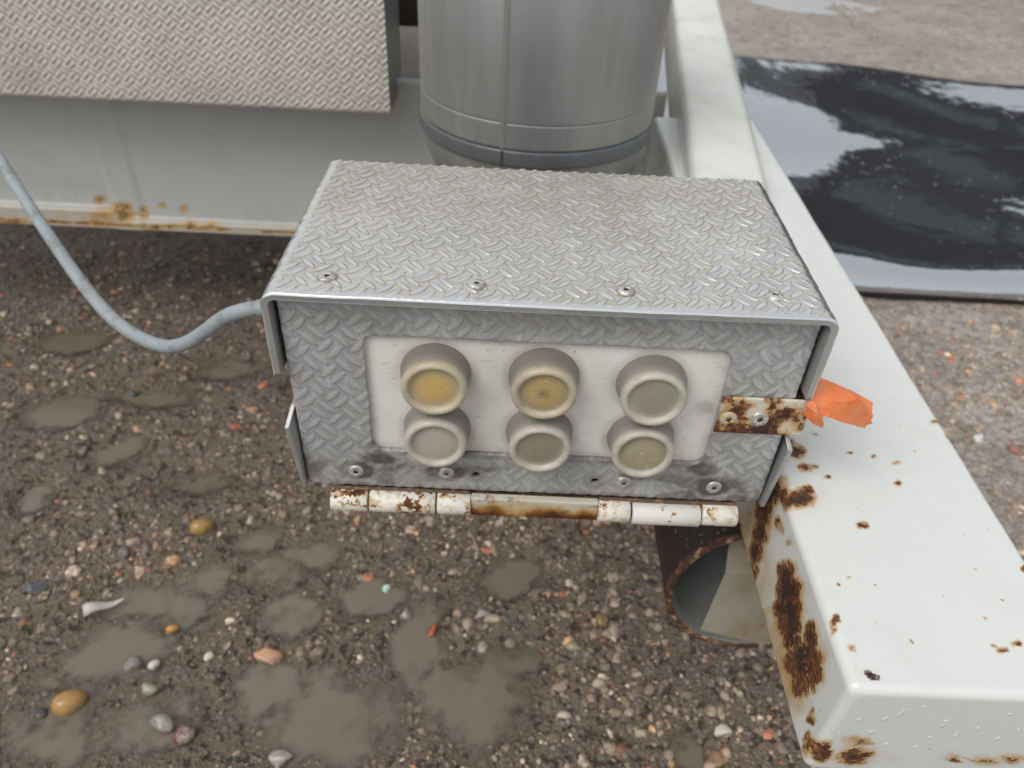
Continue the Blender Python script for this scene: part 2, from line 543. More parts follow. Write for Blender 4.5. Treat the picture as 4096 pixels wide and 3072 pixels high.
PEB = [
 ("pebble", -0.366, 0.279, 0.030, 0.58, 0.5, (0.36,0.22,0.06), (0.27,0.16,0.045), "yellow-brown oval pebble lying in wet grit left of the hinge", "pebble"),
 ("pebble", -0.424, 0.064, 0.034, 0.62, 0.3, (0.42,0.24,0.06), (0.34,0.20,0.08), "large glossy orange-yellow pebble sitting in the puddle at lower left", "pebble"),
 ("pebble", -0.357, 0.149, 0.014, 0.55, 0.3, (0.50,0.26,0.06), (0.42,0.22,0.06), "small bright orange pebble beside the muddy puddle", "pebble"),
 ("stone_chip", -0.250, 0.121, 0.031, 0.73, 0.2, (0.55,0.31,0.18), (0.42,0.24,0.15), "peach coloured angular brick chip at the puddle edge", "stone chip"),
 ("pebble", -0.308, 0.118, 0.010, 0.95, 0.0, (0.62,0.60,0.50), (0.55,0.52,0.42), "small round cream pebble next to the peach brick chip", "pebble"),
 ("stone", -0.382, 0.107, 0.020, 0.77, 0.0, (0.24,0.22,0.20), (0.17,0.16,0.15), "round dark grey stone above the puddle", "stone"),
 ("pebble", -0.360, 0.108, 0.013, 0.70, 0.4, (0.62,0.60,0.56), (0.35,0.31,0.27), "white pebble touching the round dark grey stone", "pebble"),
 ("stone", -0.355, 0.082, 0.019, 0.90, 0.0, (0.36,0.36,0.26), (0.26,0.25,0.19), "pale greenish stone standing at the puddle edge", "stone"),
 ("stone_chip", -0.141, 0.211, 0.011, 0.83, 0.2, (0.45,0.62,0.55), (0.40,0.56,0.50), "tiny mint green chip on the gravel below the box", "stone chip"),
 ("stone", -0.516, 0.187, 0.030, 0.67, 0.4, (0.10,0.11,0.13), (0.20,0.18,0.16), "dark blue-grey stone near the left edge of the picture", "stone"),
 ("stone", -0.328, 0.047, 0.028, 0.55, -0.4, (0.20,0.20,0.16), (0.30,0.29,0.25), "hollow grey-green stone lying in the puddle", "stone"),
 ("pebble", -0.305, 0.038, 0.023, 0.66, 0.5, (0.12,0.035,0.03), (0.38,0.33,0.28), "dark maroon pebble with a pale side in the puddle", "pebble"),
 ("pebble", -0.446, 0.053, 0.012, 0.90, 0.2, (0.055,0.055,0.06), (0.09,0.085,0.085), "small black pebble beside the large orange-yellow pebble", "pebble"),
 ("stone", -0.211, 0.020, 0.026, 0.70, 0.1, (0.50,0.45,0.40), (0.32,0.28,0.24), "big whitish stone at the bottom edge of the picture", "stone"),
 ("stone_chip", -0.085, 0.159, 0.019, 0.45, 1.3, (0.46,0.12,0.05), (0.34,0.09,0.04), "narrow red brick chip above the muddy puddles", "stone chip"),
 ("pebble", 0.096, 0.179, 0.016, 0.90, 0.6, (0.25,0.16,0.06), (0.20,0.13,0.06), "smooth brown pebble left of the rusty pipe end", "pebble"),
 ("stone_chip", 0.065, 0.147, 0.022, 0.80, 0.9, (0.30,0.27,0.17), (0.24,0.21,0.14), "flat triangular olive stone chip below the brown pebble", "stone chip"),
 ("stone", 0.202, 0.060, 0.023, 0.72, 0.2, (0.60,0.56,0.48), (0.45,0.40,0.33), "pale cream stone just left of the drawbar end", "stone"),
 ("stone_chip", 0.651, 0.500, 0.026, 0.60, 0.5, (0.68,0.67,0.66), (0.60,0.58,0.56), "white stone chip on the ground right of the drawbar", "stone chip"),
 ("stone_chip", 0.690, 0.478, 0.030, 0.80, 0.7, (0.33,0.16,0.12), (0.26,0.14,0.11), "dull red brick chip right of the white chip", "stone chip"),
 ("stone", 0.231, 0.157, 0.016, 0.87, 0.0, (0.50,0.30,0.14), (0.40,0.24,0.12), "small tan stone under the rusty pipe end", "stone"),
 ("stone", -0.034, 0.181, 0.022, 0.68, 0.1, (0.34,0.30,0.26), (0.22,0.19,0.16), "brown-grey speckled stone in the gravel under the box centre", "stone"),
 ("stone", -0.114, 0.177, 0.019, 0.75, -0.2, (0.42,0.38,0.33), (0.24,0.21,0.18), "pale grey lumpy stone left of the red brick chip", "stone"),
 ("stone_chip", -0.382, 0.456, 0.017, 0.70, 0.2, (0.42,0.15,0.08), (0.30,0.11,0.07), "blurred red brick chip on the mud left of the box", "stone chip"),
 ("stone_chip", -0.366, 0.492, 0.019, 0.70, 0.5, (0.44,0.24,0.13), (0.36,0.2,0.12), "blurred orange-brown chip just above the red brick chip", "stone chip"),
 ("stone", -0.548, 0.518, 0.022, 0.60, 0.1, (0.09,0.095,0.11), (0.14,0.13,0.13), "blurred dark slate stone below the cable loop", "stone"),
]
for i, (nm, x, y, w_, asp, rz, c, c2, lab, cat) in enumerate(PEB):
    v, f = rough_stone(3, 500 + i, 0.12 if nm == "pebble" else 0.3)
    if nm == "pebble":
        vv, f = ico(3); v = 0.75 * vv + 0.25 * v
    hz = 0.30 if nm == "stone_chip" else (0.36 if nm == "pebble" else 0.40)
    v = v * (w_ * 0.5, w_ * 0.5 * asp * 1.2, w_ * hz)
    z0 = max(float(ground_height(np.array([x]), np.array([y]))[0]), WATER)
    o_ = link(nm, mesh(nm, v, f), stone_mat("stone_%d" % i, c, c2), None, (x, y, z0 + w_ * 0.07), (0.1 * math.sin(i), 0.12 * math.cos(i * 2), rz))
    props(o_, lab, cat)

# torn scrap of pale card in the mud
v = []
for k in range(9):
    t = k / 8
    wv = 0.011 * (1 - t) ** 0.8 + 0.0012
    zz = 0.003 * math.sin(t * 7)
    v += [(t * 0.040, -wv * 0.5, zz), (t * 0.040, wv * 0.5, zz + 0.004 * (1 - t))]
f = [(2 * k, 2 * k + 2, 2 * k + 3, 2 * k + 1) for k in range(8)]
me = mesh("scrap", v, f)
bm = bmesh.new(); bm.from_mesh(me); bmesh.ops.solidify(bm, geom=list(bm.faces), thickness=0.0009); bm.to_mesh(me); bm.free()
N = NT("pale_card")
o_ = link("card_scrap", me, N.set(Base_Color=N.mix(N.noise(200), (0.62, 0.60, 0.55), (0.40, 0.36, 0.30)), Roughness=0.6), None, (-0.452, 0.160, GZ + 0.008), (0.15, -0.05, 0.42))
props(o_, "torn pale pointed scrap of card lying in the mud at lower left", "scrap")
# ---------------------------------------------------------------- tread-plate pattern (two bars, alternating directions)
def tread(x, y, x0, y0, pitch=0.0166, L=0.0058, W=0.00185, grow=0.0):
    """x, y in metres; returns 0..1 height of the raised lozenges"""
    h = np.zeros_like(x)
    o2 = 0.00213 * pitch / 0.0166
    for (ox, oy, d, s) in ((x0, y0, -1, 1), (x0 + pitch / 2, y0 - pitch / 2, 1, -1)):
        dx = (x - ox + pitch / 2) % pitch - pitch / 2
        dy = (y - oy + pitch / 2) % pitch - pitch / 2
        for k in (1, -1):
            ex, ey = dx - k * o2, dy - k * s * o2
            a = (ex + d * ey) * 0.70711
            b = (ex * -d + ey) * 0.70711
            w = (W + grow) * (1 - (a / (L + grow)) ** 2)
            q = 1 - np.abs(b) / np.maximum(w, 1e-5)
            q = np.where(np.abs(a) < L + grow, q, 0)
            h = np.maximum(h, np.clip(q, 0, 1))
    return h

def metal(name, base, lens, dirtc, b_metal=0.55, b_rough=0.45, l_rough=0.28, scratch=0.3, dirt=0.8, grime=0.5, scratch_scale=220, l_metal=1.0):
    N = NT(name)
    le, di, po, gr = N.attr("lens"), N.attr("dirt"), N.attr("polish"), N.attr("grime")
    big = N.noise(22, 5, 0.65)
    finen = N.noise(500, 4, 0.7)
    scr = N.noise(scratch_scale, 3, 0.6, stretch=(1.0, 1.0, 0.25, 0.5, 0.4, 0.6))
    col = N.mix(N.ss(big, 0.3, 0.7), tuple(c * 0.86 for c in base), tuple(min(1, c * 1.08) for c in base))
    col = N.mix(N.ss(scr, 0.50, 0.74, 0, scratch), col, tuple(min(1, c * 1.5) for c in base))
    col = N.mix(N.ss(finen, 0.48, 0.70, 0, 0.5), col, tuple(c * 0.62 for c in base))
    lm = N.math('MULTIPLY', le, N.ss(N.noise(140, 4, 0.7), 0.2, 0.5, 0.55, 1.0))
    col = N.mix(lm, col, lens)
    dm = N.math('MULTIPLY', di, N.ss(N.noise(60, 5, 0.65), 0.25, 0.65, 0.15, dirt))
    col = N.mix(dm, col, dirtc)
    gm = N.math('MULTIPLY', gr, N.ss(N.noise(35, 6, 0.7), 0.30, 0.65, 0.2, grime))
    col = N.mix(gm, col, dirtc)
    pits = N.math('MULTIPLY', N.ss(N.voronoi(230), 0.05, 0.10, 1, 0), N.ss(N.noise(50, 3), 0.55, 0.62))
    col = N.mix(N.math('MULTIPLY', pits, 0.7), col, (0.09, 0.07, 0.055))
    col = N.mix(po, col, (0.80, 0.81, 0.82))
    clean = N.math('MAXIMUM', lm, po)
    met = N.math('ADD', b_metal, N.math('MULTIPLY', clean, l_metal - b_metal))
    met = N.math('MULTIPLY', met, N.math('SUBTRACT', 1.0, N.math('MULTIPLY', N.math('MAXIMUM', dm, gm), 0.8)))
    ro = N.math('ADD', N.math('ADD', b_rough - 0.06, N.math('MULTIPLY', big, 0.16)), N.math('MULTIPLY', clean, l_rough - b_rough))
    hb = N.math('ADD', N.math('MULTIPLY', scr, 0.5), N.math('ADD', N.math('MULTIPLY', finen, 0.5), N.math('MULTIPLY', N.noise(120, 3), 0.6)))
    return N.set(Base_Color=col, Metallic=met, Roughness=ro, Normal=N.bump(hb, 0.35, 0.0006))

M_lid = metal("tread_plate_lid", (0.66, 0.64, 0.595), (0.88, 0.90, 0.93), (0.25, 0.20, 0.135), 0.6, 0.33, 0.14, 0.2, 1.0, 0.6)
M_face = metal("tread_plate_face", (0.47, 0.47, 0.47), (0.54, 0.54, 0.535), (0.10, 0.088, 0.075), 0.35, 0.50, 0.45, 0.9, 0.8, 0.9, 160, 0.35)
M_locker = metal("tread_plate_locker", (0.66, 0.63, 0.57), (0.70, 0.67, 0.615), (0.42, 0.37, 0.29), 0.12, 0.55, 0.50, 0.1, 0.5, 0.5)
N = NT("dark_rubber_and_shade"); M_rubber_shade = N.set(Base_Color=(0.016, 0.017, 0.018), Roughness=0.7)
N = NT("dull_aluminium")
M_alu = N.set(Base_Color=N.mix(N.noise(40, 5), (0.36, 0.36, 0.355), (0.52, 0.52, 0.515)), Metallic=0.6, Roughness=N.math('ADD', 0.4, N.math('MULTIPLY', N.noise(90, 4), 0.2)),
              Normal=N.bump(N.noise(160, 4, stretch=(1, 0.3, 1)), 0.35, 0.0006))
N = NT("rivet_aluminium")
M_rivet = N.set(Base_Color=N.mix(N.ss(N.noise(400, 4), 0.4, 0.65), (0.62, 0.61, 0.59), (0.40, 0.37, 0.33)), Metallic=0.55, Roughness=0.42, Normal=N.bump(N.noise(700, 3), 0.3, 0.0003))

# ---------------------------------------------------------------- control box
BOX = thing("control_box", (0.0, 0.078, -0.155), "aluminium tread-plate control box with six rubber push buttons on the drawbar", "control box")
D = 0.1565
HW, FH, RB = 0.140, 0.0505, 0.0078

# lid: folded tread plate
ls = 0.00042
sl = FH - RB; sa = RB * math.pi / 2; st = 2 * (HW - RB)
tot = 2 * sl + 2 * sa + st
S = np.concatenate([np.linspace(0, sl, 24, endpoint=False), sl + np.linspace(0, sa, 18, endpoint=False),
                    sl + sa + np.linspace(0, st, int(st / ls), endpoint=False), sl + sa + st + np.linspace(0, sa, 18, endpoint=False),
                    sl + 2 * sa + st + np.linspace(0, sl, 24)])
Yv = np.concatenate([np.linspace(0, 0.0012, 5, endpoint=False), np.linspace(0.0012, D, int(D / ls))])
def lid_path(s):
    x = np.empty_like(s); z = np.empty_like(s); nx = np.zeros_like(s); nz = np.zeros_like(s)
    a = s < sl
    x[a] = -HW; z[a] = -FH + s[a]; nx[a] = -1
    a = (s >= sl) & (s < sl + sa); t = (s[a] - sl) / RB
    x[a] = -HW + RB - RB * np.cos(t); z[a] = -RB + RB * np.sin(t); nx[a] = -np.cos(t); nz[a] = np.sin(t)
    a = (s >= sl + sa) & (s < sl + sa + st)
    x[a] = -HW + RB + s[a] - sl - sa; z[a] = 0; nz[a] = 1
    a = (s >= sl + sa + st) & (s < sl + 2 * sa + st); t = (s[a] - sl - sa - st) / RB
    x[a] = HW - RB + RB * np.sin(t); z[a] = -RB + RB * np.cos(t); nx[a] = np.sin(t); nz[a] = np.cos(t)
    a = s >= sl + 2 * sa + st
    x[a] = HW; z[a] = -RB - (s[a] - sl - 2 * sa - st); nx[a] = 1
    return x, z, nx, nz
px_, pz_, nx_, nz_ = lid_path(S)
SS, YY = np.meshgrid(S - sl - sa - st / 2, Yv, indexing='ij')
XX = np.repeat(px_[:, None], len(Yv), 1); ZZ = np.repeat(pz_[:, None], len(Yv), 1)
NX = np.repeat(nx_[:, None], len(Yv), 1); NZ = np.repeat(nz_[:, None], len(Yv), 1)
wobx = SS + 0.0003 * (vnoise(SS * 90, YY * 90, 2) - 0.5); woby = YY + 0.0003 * (vnoise(SS * 90, YY * 90, 4) - 0.5)
q = tread(wobx, woby, -0.1034, 0.0143, W=0.00152)
flatm = sstep(np.abs(SS), st / 2 + 0.0015, st / 2 - 0.0010 - 0.0020 * vnoise(YY * 260, SS * 0, 8))
frontm = sstep(YY, 0.0012, 0.0035)
lens = sstep(q, 0.0, 0.38) * flatm * frontm
hgt = 0.00074 * lens * (0.55 + 0.75 * fbm(SS * 70, YY * 70, 33, 3)) + 0.0004 * (fbm(SS * 35, YY * 35, 21, 3) - 0.5)
bend = sstep(np.abs(SS), st / 2 - 0.001, st / 2 + 0.004)
hgt += bend * 0.0008 * (fbm(YY * 170, SS * 60, 5, 3) - 0.5)
re = 0.0012
edge = np.where(YY < re, re - np.sqrt(np.maximum(re * re - (re - YY) ** 2, 0)), 0)
hgt = hgt - edge
sag = -0.0012 * np.cos(np.clip(SS / HW, -1, 1) * 1.5708) * np.clip(nz_, 0, 1)[:, None] * 0.5
P = np.stack([XX + NX * hgt, YY + 0.0005 * (fbm(SS * 60, SS * 0, 3, 3) - 0.5) * (YY < 0.002), ZZ + NZ * hgt + sag], -1)
ring = sstep(tread(wobx, woby, -0.1034, 0.0143, W=0.00152, grow=0.0009), 0.02, 0.35) * flatm * frontm * (1 - sstep(q, 0.0, 0.2))
polish = np.clip(np.maximum(bend * sstep(np.abs(SS), st / 2 + 0.02, st / 2 + 0.006), (1 - sstep(YY, 0.0012, 0.0042 + 0.002 * vnoise(SS * 200, SS * 0, 3))) * (np.abs(SS) < st / 2 + 0.004)), 0, 1) * 0.9
gr = np.clip(0.25 + 0.75 * sstep(YY, 0.03, 0.14) - 0.45 * sstep(SS, 0.05, 0.12), 0, 1) * flatm
for (rx_, ry_) in ((-0.1098, 0.0161), (-0.0363, 0.0157), (0.0372, 0.0161), (0.1114, 0.0178)):
    rr = np.hypot(SS - rx_, YY - ry_)
    ring = np.maximum(ring, 1.3 * sstep(rr, 0.0062, 0.0042) * (SS < 0.1))
n0, n1 = SS.shape
ov = P.reshape(-1, 3)
of = gridfaces(n0, n1)
th = 0.0040
# inner skin (coarse) and rim
inner = np.stack([XX - NX * th, YY, ZZ - NZ * th + sag], -1)
idx = np.arange(n0 * n1).reshape(n0, n1)
loop = np.concatenate([idx[:, 0], idx[-1, 1:], idx[-2::-1, -1], idx[0, -2:0:-1]])
rim = inner.reshape(-1, 3)[loop]
rim[:, 1] = np.where(rim[:, 1] < 0.0005, rim[:, 1] + 0.0002, rim[:, 1])
nb = len(ov)
k = np.arange(len(loop)); k2 = (k + 1) % len(loop); nl = len(loop)
rim = np.concatenate([rim, ov[loop]])
rf = np.stack([nb + nl + k, nb + k, nb + k2, nb + nl + k2], -1)[:, ::-1]
ci, cj = np.linspace(0, n0 - 1, 90).astype(int), np.linspace(0, n1 - 1, 12).astype(int)
# keep the bends in the coarse inner skin
ci = np.unique(np.concatenate([ci, np.arange(22, 44), np.arange(n0 - 44, n0 - 22)]))
iv = inner[np.ix_(ci, cj)].reshape(-1, 3)
jf = gridfaces(len(ci), len(cj), True) + nb + len(rim)
allv = np.concatenate([ov, rim, iv])
def padded(a, rimv=0.0):
    return np.concatenate([a.ravel(), np.full(len(rim) + len(iv), rimv)])
me = mesh("lid", allv, np.concatenate([of, rf, jf]), {"lens": padded(lens), "dirt": padded(ring), "polish": padded(polish), "grime": padded(gr)})
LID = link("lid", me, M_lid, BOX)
me.materials.append(M_alu)
mi = np.zeros(len(me.polygons), dtype=np.int32)
mi[len(of):] = 1
me.polygons.foreach_set("material_index", mi)

# front plate with window and holes
FY = 0.0062
zb, zt, xw = -0.1365, -0.0035, 0.1335
gs = 0.00062
fx = np.linspace(-xw, xw, int(2 * xw / gs)); fz = np.linspace(zb, zt, int((zt - zb) / gs))
FX, FZ = np.meshgrid(fx, fz, indexing='ij')
def rbox(x, z, x0, x1, z0, z1, r):
    qx = np.abs(x - (x0 + x1) / 2) - (x1 - x0) / 2 + r; qz = np.abs(z - (z0 + z1) / 2) - (z1 - z0) / 2 + r
    return np.hypot(np.maximum(qx, 0), np.maximum(qz, 0)) + np.minimum(np.maximum(qx, qz), 0) - r
HOLES = ((-0.0348, -0.1237), (0.0348, -0.1245))
def sdf(x, z):
    d = rbox(x, z, -0.0935, 0.0950, -0.1065, -0.0268, 0.0068) + 0.0006 * (fbm(x * 120, z * 120, 6, 2) - 0.5)
    for hx, hz in HOLES:
        d = np.minimum(d, np.hypot(x - hx, z - hz) - 0.0023)
    out = rbox(x, z, -xw, xw, zb + 0.0003, zt + 0.02, 0.0045)
    out = out + 0.0010 * np.maximum(0, fbm(x * 180, z * 0 + 3, 15, 3) - 0.45) * (z < zb + 0.006)
    return np.minimum(d, -out)
sd = sdf(FX, FZ)
fxv = FX.ravel().copy(); fzv = FZ.ravel().copy()
for _ in range(2):
    s0 = sdf(fxv, fzv); e = 1e-5
    gxn = (sdf(fxv + e, fzv) - s0) / e; gzn = (sdf(fxv, fzv + e) - s0) / e
    nrm = np.maximum(gxn ** 2 + gzn ** 2, 1e-6)
    nearb = (s0 < 0) & (s0 > -gs * 1.5)
    fxv = np.where(nearb, fxv - gxn * s0 / nrm, fxv); fzv = np.where(nearb, fzv - gzn * s0 / nrm, fzv)
faces = gridfaces(len(fx), len(fz), False)
keep = (sd.ravel()[faces] >= -gs * 0.72).sum(1) >= 3
keep &= (sd.ravel()[faces].mean(1) > -gs * 0.35)
faces = faces[keep]
qf = tread(FX + 0.0004 * (vnoise(FX * 90, FZ * 90, 2) - 0.5), FZ, -0.1186, -0.0282)
lensf = sstep(qf, 0.0, 0.2) * (0.6 + 0.4 * sstep(fbm(FX * 40, FZ * 40, 31, 3), 0.35, 0.6))
hf_ = 0.00036 * lensf + 0.00025 * (fbm(FX * 60, FZ * 60, 12, 3) - 0.5)
edgez = sstep(sd, 0.0012, 0.0)
hf_ = hf_ - 0.0003 * edgez
fv = np.stack([fxv, FY - hf_.ravel(), fzv], -1)
ringf = sstep(tread(FX, FZ, -0.1186, -0.0282, grow=0.0007), 0.02, 0.3) * (1 - sstep(qf, 0.0, 0.18)) * 0.45
lowz = sstep(FZ, -0.112, -0.124)
patch = sstep(fbm(FX * 28, FZ * 55, 71, 4), 0.42, 0.56)
grf = np.clip(lowz * patch * 1.6 + 0.35 * sstep(np.abs(FZ + 0.016), 0.012, 0.0) + 0.7 * sstep(-sd, -0.006, 0.0) * (FZ < -0.1) + 0.15, 0, 1)
for (rx_, rz_, ra_) in ((0.1045, -0.1243, 0.013), (-0.1044, -0.124, 0.013), (-0.075, -0.126, 0.022), (-0.052, -0.122, 0.014), (-0.088, -0.113, 0.012), (0.094, -0.110, 0.010)):
    grf = np.maximum(grf, 1.3 * sstep(np.hypot((FX - rx_) * 0.8, (FZ - rz_) * 1.3) + 0.008 * (fbm(FX * 90, FZ * 90, 5, 3) - 0.5), ra_, ra_ * 0.45))
me = mesh("front_plate", fv, faces, {"lens": lensf.ravel(), "dirt": ringf.ravel(), "polish": np.zeros(FX.size), "grime": grf.ravel()})
bm = bmesh.new(); bm.from_mesh(me)
bmesh.ops.delete(bm, geom=[v for v in bm.verts if not v.link_faces], context='VERTS')
be = [e for e in bm.edges if e.is_boundary]
ex = bmesh.ops.extrude_edge_only(bm, edges=be)
for v in [g_ for g_ in ex["geom"] if isinstance(g_, bmesh.types.BMVert)]:
    v.co.y = FY + 0.003
bmesh.ops.recalc_face_normals(bm, faces=bm.faces)
bm.to_mesh(me); bm.free()
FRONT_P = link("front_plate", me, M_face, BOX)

# white button plate behind the window
N = NT("white_plastic_plate")
scr = N.ss(N.noise(420, 3, 0.6, stretch=(0.25, 1, 1)), 0.60, 0.74)
col = N.mix(N.ss(N.noise(18, 5, 0.65), 0.35, 0.75), (0.80, 0.79, 0.75), (0.68, 0.66, 0.60))
col = N.mix(N.math('MULTIPLY', scr, 0.45), col, (0.40, 0.37, 0.32))
fl = N.math('MULTIPLY', N.ss(N.voronoi(150), 0.05, 0.11, 1, 0), N.ss(N.noise(45, 3), 0.50, 0.55))
col = N.mix(N.math('MULTIPLY', fl, 0.8), col, (0.10, 0.09, 0.08))
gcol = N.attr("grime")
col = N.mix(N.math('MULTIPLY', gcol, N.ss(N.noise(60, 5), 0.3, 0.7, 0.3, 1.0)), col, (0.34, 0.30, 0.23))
M_white = N.set(Base_Color=col, Roughness=0.42, Normal=N.bump(N.noise(300, 4), 0.12, 0.0004))
wxs = np.linspace(-0.098, 0.099, 160); wzs = np.linspace(-0.111, -0.022, 80)
WX, WZ = np.meshgrid(wxs, wzs, indexing='ij')
BUT = [(-0.0568, -0.0505), (0.0, -0.0502), (0.0568, -0.0515), (-0.0568, -0.0892), (0.0, -0.0895), (0.0568, -0.0905)]
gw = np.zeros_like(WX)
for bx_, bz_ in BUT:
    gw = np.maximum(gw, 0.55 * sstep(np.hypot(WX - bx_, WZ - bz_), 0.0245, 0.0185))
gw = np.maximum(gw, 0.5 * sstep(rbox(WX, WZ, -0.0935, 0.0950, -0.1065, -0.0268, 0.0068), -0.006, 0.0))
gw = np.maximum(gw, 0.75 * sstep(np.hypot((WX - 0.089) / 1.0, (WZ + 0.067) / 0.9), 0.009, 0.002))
me = mesh("button_plate", np.stack([WX, np.full_like(WX, FY + 0.0030), WZ], -1).reshape(-1, 3), gridfaces(*WX.shape), {"grime": gw.ravel()})
link("button_plate", me, M_white, BOX)

# six push buttons with translucent rubber caps
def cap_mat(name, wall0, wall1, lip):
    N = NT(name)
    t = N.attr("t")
    col = N.ramp(t, [(0.0, wall0), (0.42, wall0), (0.66, wall1), (0.80, lip), (1.0, lip)])  # translucent look put into the colour: dark wall at base, pale lip
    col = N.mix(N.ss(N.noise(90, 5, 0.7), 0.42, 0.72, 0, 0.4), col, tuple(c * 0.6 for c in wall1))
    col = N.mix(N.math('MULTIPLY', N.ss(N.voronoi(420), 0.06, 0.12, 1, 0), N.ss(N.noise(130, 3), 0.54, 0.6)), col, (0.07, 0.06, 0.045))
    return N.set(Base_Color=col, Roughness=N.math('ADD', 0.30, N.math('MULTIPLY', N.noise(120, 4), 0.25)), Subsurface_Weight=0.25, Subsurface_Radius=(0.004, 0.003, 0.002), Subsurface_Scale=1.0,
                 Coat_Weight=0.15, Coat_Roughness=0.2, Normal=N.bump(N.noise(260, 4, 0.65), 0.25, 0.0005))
def film_mat(name, centre, rimc, pos=0.6):
    N = NT(name)
    t = N.math('ADD', N.attr("t"), N.math('MULTIPLY', N.math('SUBTRACT', N.noise(120, 3), 0.5), 0.35))
    if len(centre) == 2:
        col = N.ramp(t, [(0.05, centre[0]), (0.38, centre[1]), (0.62, centre[1]), (0.95, rimc)])
    else:
        col = N.ramp(t, [(0.0, centre), (pos, centre), (1.0, rimc)])
    col = N.mix(N.ss(N.noise(900, 2, 0.5, stretch=(0.35, 1, 1, 0, 0.6, 0)), 0.66, 0.72, 0, 0.55), col, (0.70, 0.66, 0.55))
    col = N.mix(N.math('MULTIPLY', N.ss(N.voronoi(520), 0.06, 0.12, 1, 0), N.ss(N.noise(150, 3), 0.55, 0.6)), col, (0.05, 0.04, 0.03))
    return N.set(Base_Color=col, Roughness=0.24, Coat_Weight=0.3, Coat_Roughness=0.12, Subsurface_Weight=0.15, Subsurface_Radius=(0.003, 0.002, 0.001), Subsurface_Scale=1.0,
                 Normal=N.bump(N.noise(140, 3), 0.15, 0.0006))
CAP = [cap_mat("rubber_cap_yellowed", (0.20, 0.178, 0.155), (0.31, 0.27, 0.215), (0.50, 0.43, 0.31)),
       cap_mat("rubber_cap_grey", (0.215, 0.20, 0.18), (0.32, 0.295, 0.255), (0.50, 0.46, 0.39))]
FILM = [film_mat("film_yellow", (0.60, 0.41, 0.145), (0.42, 0.36, 0.24), 0.45),
        film_mat("film_yellow_dark", ((0.27, 0.21, 0.12), (0.48, 0.35, 0.15)), (0.35, 0.30, 0.20)),
        film_mat("film_olive", (0.30, 0.285, 0.215), (0.38, 0.36, 0.29)),
        film_mat("film_clear", (0.44, 0.415, 0.35), (0.35, 0.325, 0.265)),
        film_mat("film_brown", (0.285, 0.25, 0.185), (0.35, 0.31, 0.24)),
        film_mat("film_tan", (0.37, 0.32, 0.21), (0.29, 0.255, 0.185))]
capprof = [(0.0186, -0.001), (0.0187, 0.0003), (0.0183, 0.0022), (0.0175, 0.0052), (0.0169, 0.0085), (0.0168, 0.0112), (0.0170, 0.0130), (0.0169, 0.0145), (0.0163, 0.0157), (0.0152, 0.0163),
           (0.0141, 0.0161), (0.0133, 0.0153), (0.0129, 0.0142), (0.0126, 0.0136)]
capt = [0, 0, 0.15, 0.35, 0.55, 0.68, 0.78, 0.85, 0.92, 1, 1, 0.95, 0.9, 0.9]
filmprof = [(0.0129, 0.0139), (0.0122, 0.01345), (0.0110, 0.0135), (0.0085, 0.01385), (0.0055, 0.0141), (0.0025, 0.0142), (0.0, 0.01425)]
filmt = [1, 0.95, 0.85, 0.65, 0.42, 0.2, 0]
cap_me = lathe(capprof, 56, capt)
film_me = lathe(filmprof, 48, filmt)
BL = ["bright yellow centre", "yellow with a dark centre", "olive grey centre", "clear greyish centre", "brown centre", "tan centre"]
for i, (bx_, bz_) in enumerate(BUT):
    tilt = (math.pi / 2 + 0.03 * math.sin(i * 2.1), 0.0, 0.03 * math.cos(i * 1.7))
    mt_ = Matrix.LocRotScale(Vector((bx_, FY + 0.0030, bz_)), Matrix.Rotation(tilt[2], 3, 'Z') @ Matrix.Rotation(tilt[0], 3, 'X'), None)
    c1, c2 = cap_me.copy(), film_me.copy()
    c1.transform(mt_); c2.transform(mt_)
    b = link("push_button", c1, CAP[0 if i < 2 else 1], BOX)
    b["label"] = "rubber push button with " + BL[i]
    link("membrane", c2, FILM[i], b)

# rivets
rivprof = [(0.0042, -0.0006), (0.0043, 0.0002), (0.0041, 0.0007), (0.0035, 0.0011), (0.0024, 0.0013), (0.0016, 0.0012), (0.0013, 0.0009), (0.0012, -0.0004), (0.0, -0.0006)]
N = NT("rivet_bore"); M_bore = N.set(Base_Color=(0.02, 0.018, 0.016), Roughness=0.8)
def rivet_mesh(mat):
    me = lathe(rivprof, 24)
    me.materials.append(mat); me.materials.append(M_bore)
    for p in me.polygons:
        p.use_smooth = True
        if max(math.hypot(*me.vertices[i].co[:2]) for i in p.vertices) < 0.00135:
            p.material_index = 1
    return me
riv_me = rivet_mesh(M_rivet)
def rivet(loc, rot, parent, k=1.0, me=None):
    r = link("rivet", me or riv_me, None, parent, loc, rot, smooth=None)
    r.scale = (k, k, k)
    return r
for x, y, k in ((-0.1098, 0.0161, 0.98), (-0.0363, 0.0157, 0.98), (0.0372, 0.0161, 0.98), (0.1114, 0.0178, 1.0)):
    rivet((x, y, 0.0002), (0, 0, x * 9), BOX, k)
for x, z in ((-0.1044, -0.124), (-0.0518, -0.1222), (0.0515, -0.1236), (0.1045, -0.1243)):
    rivet((x, FY - 0.0003, z), (math.pi / 2, 0, 0), BOX, 1.08)

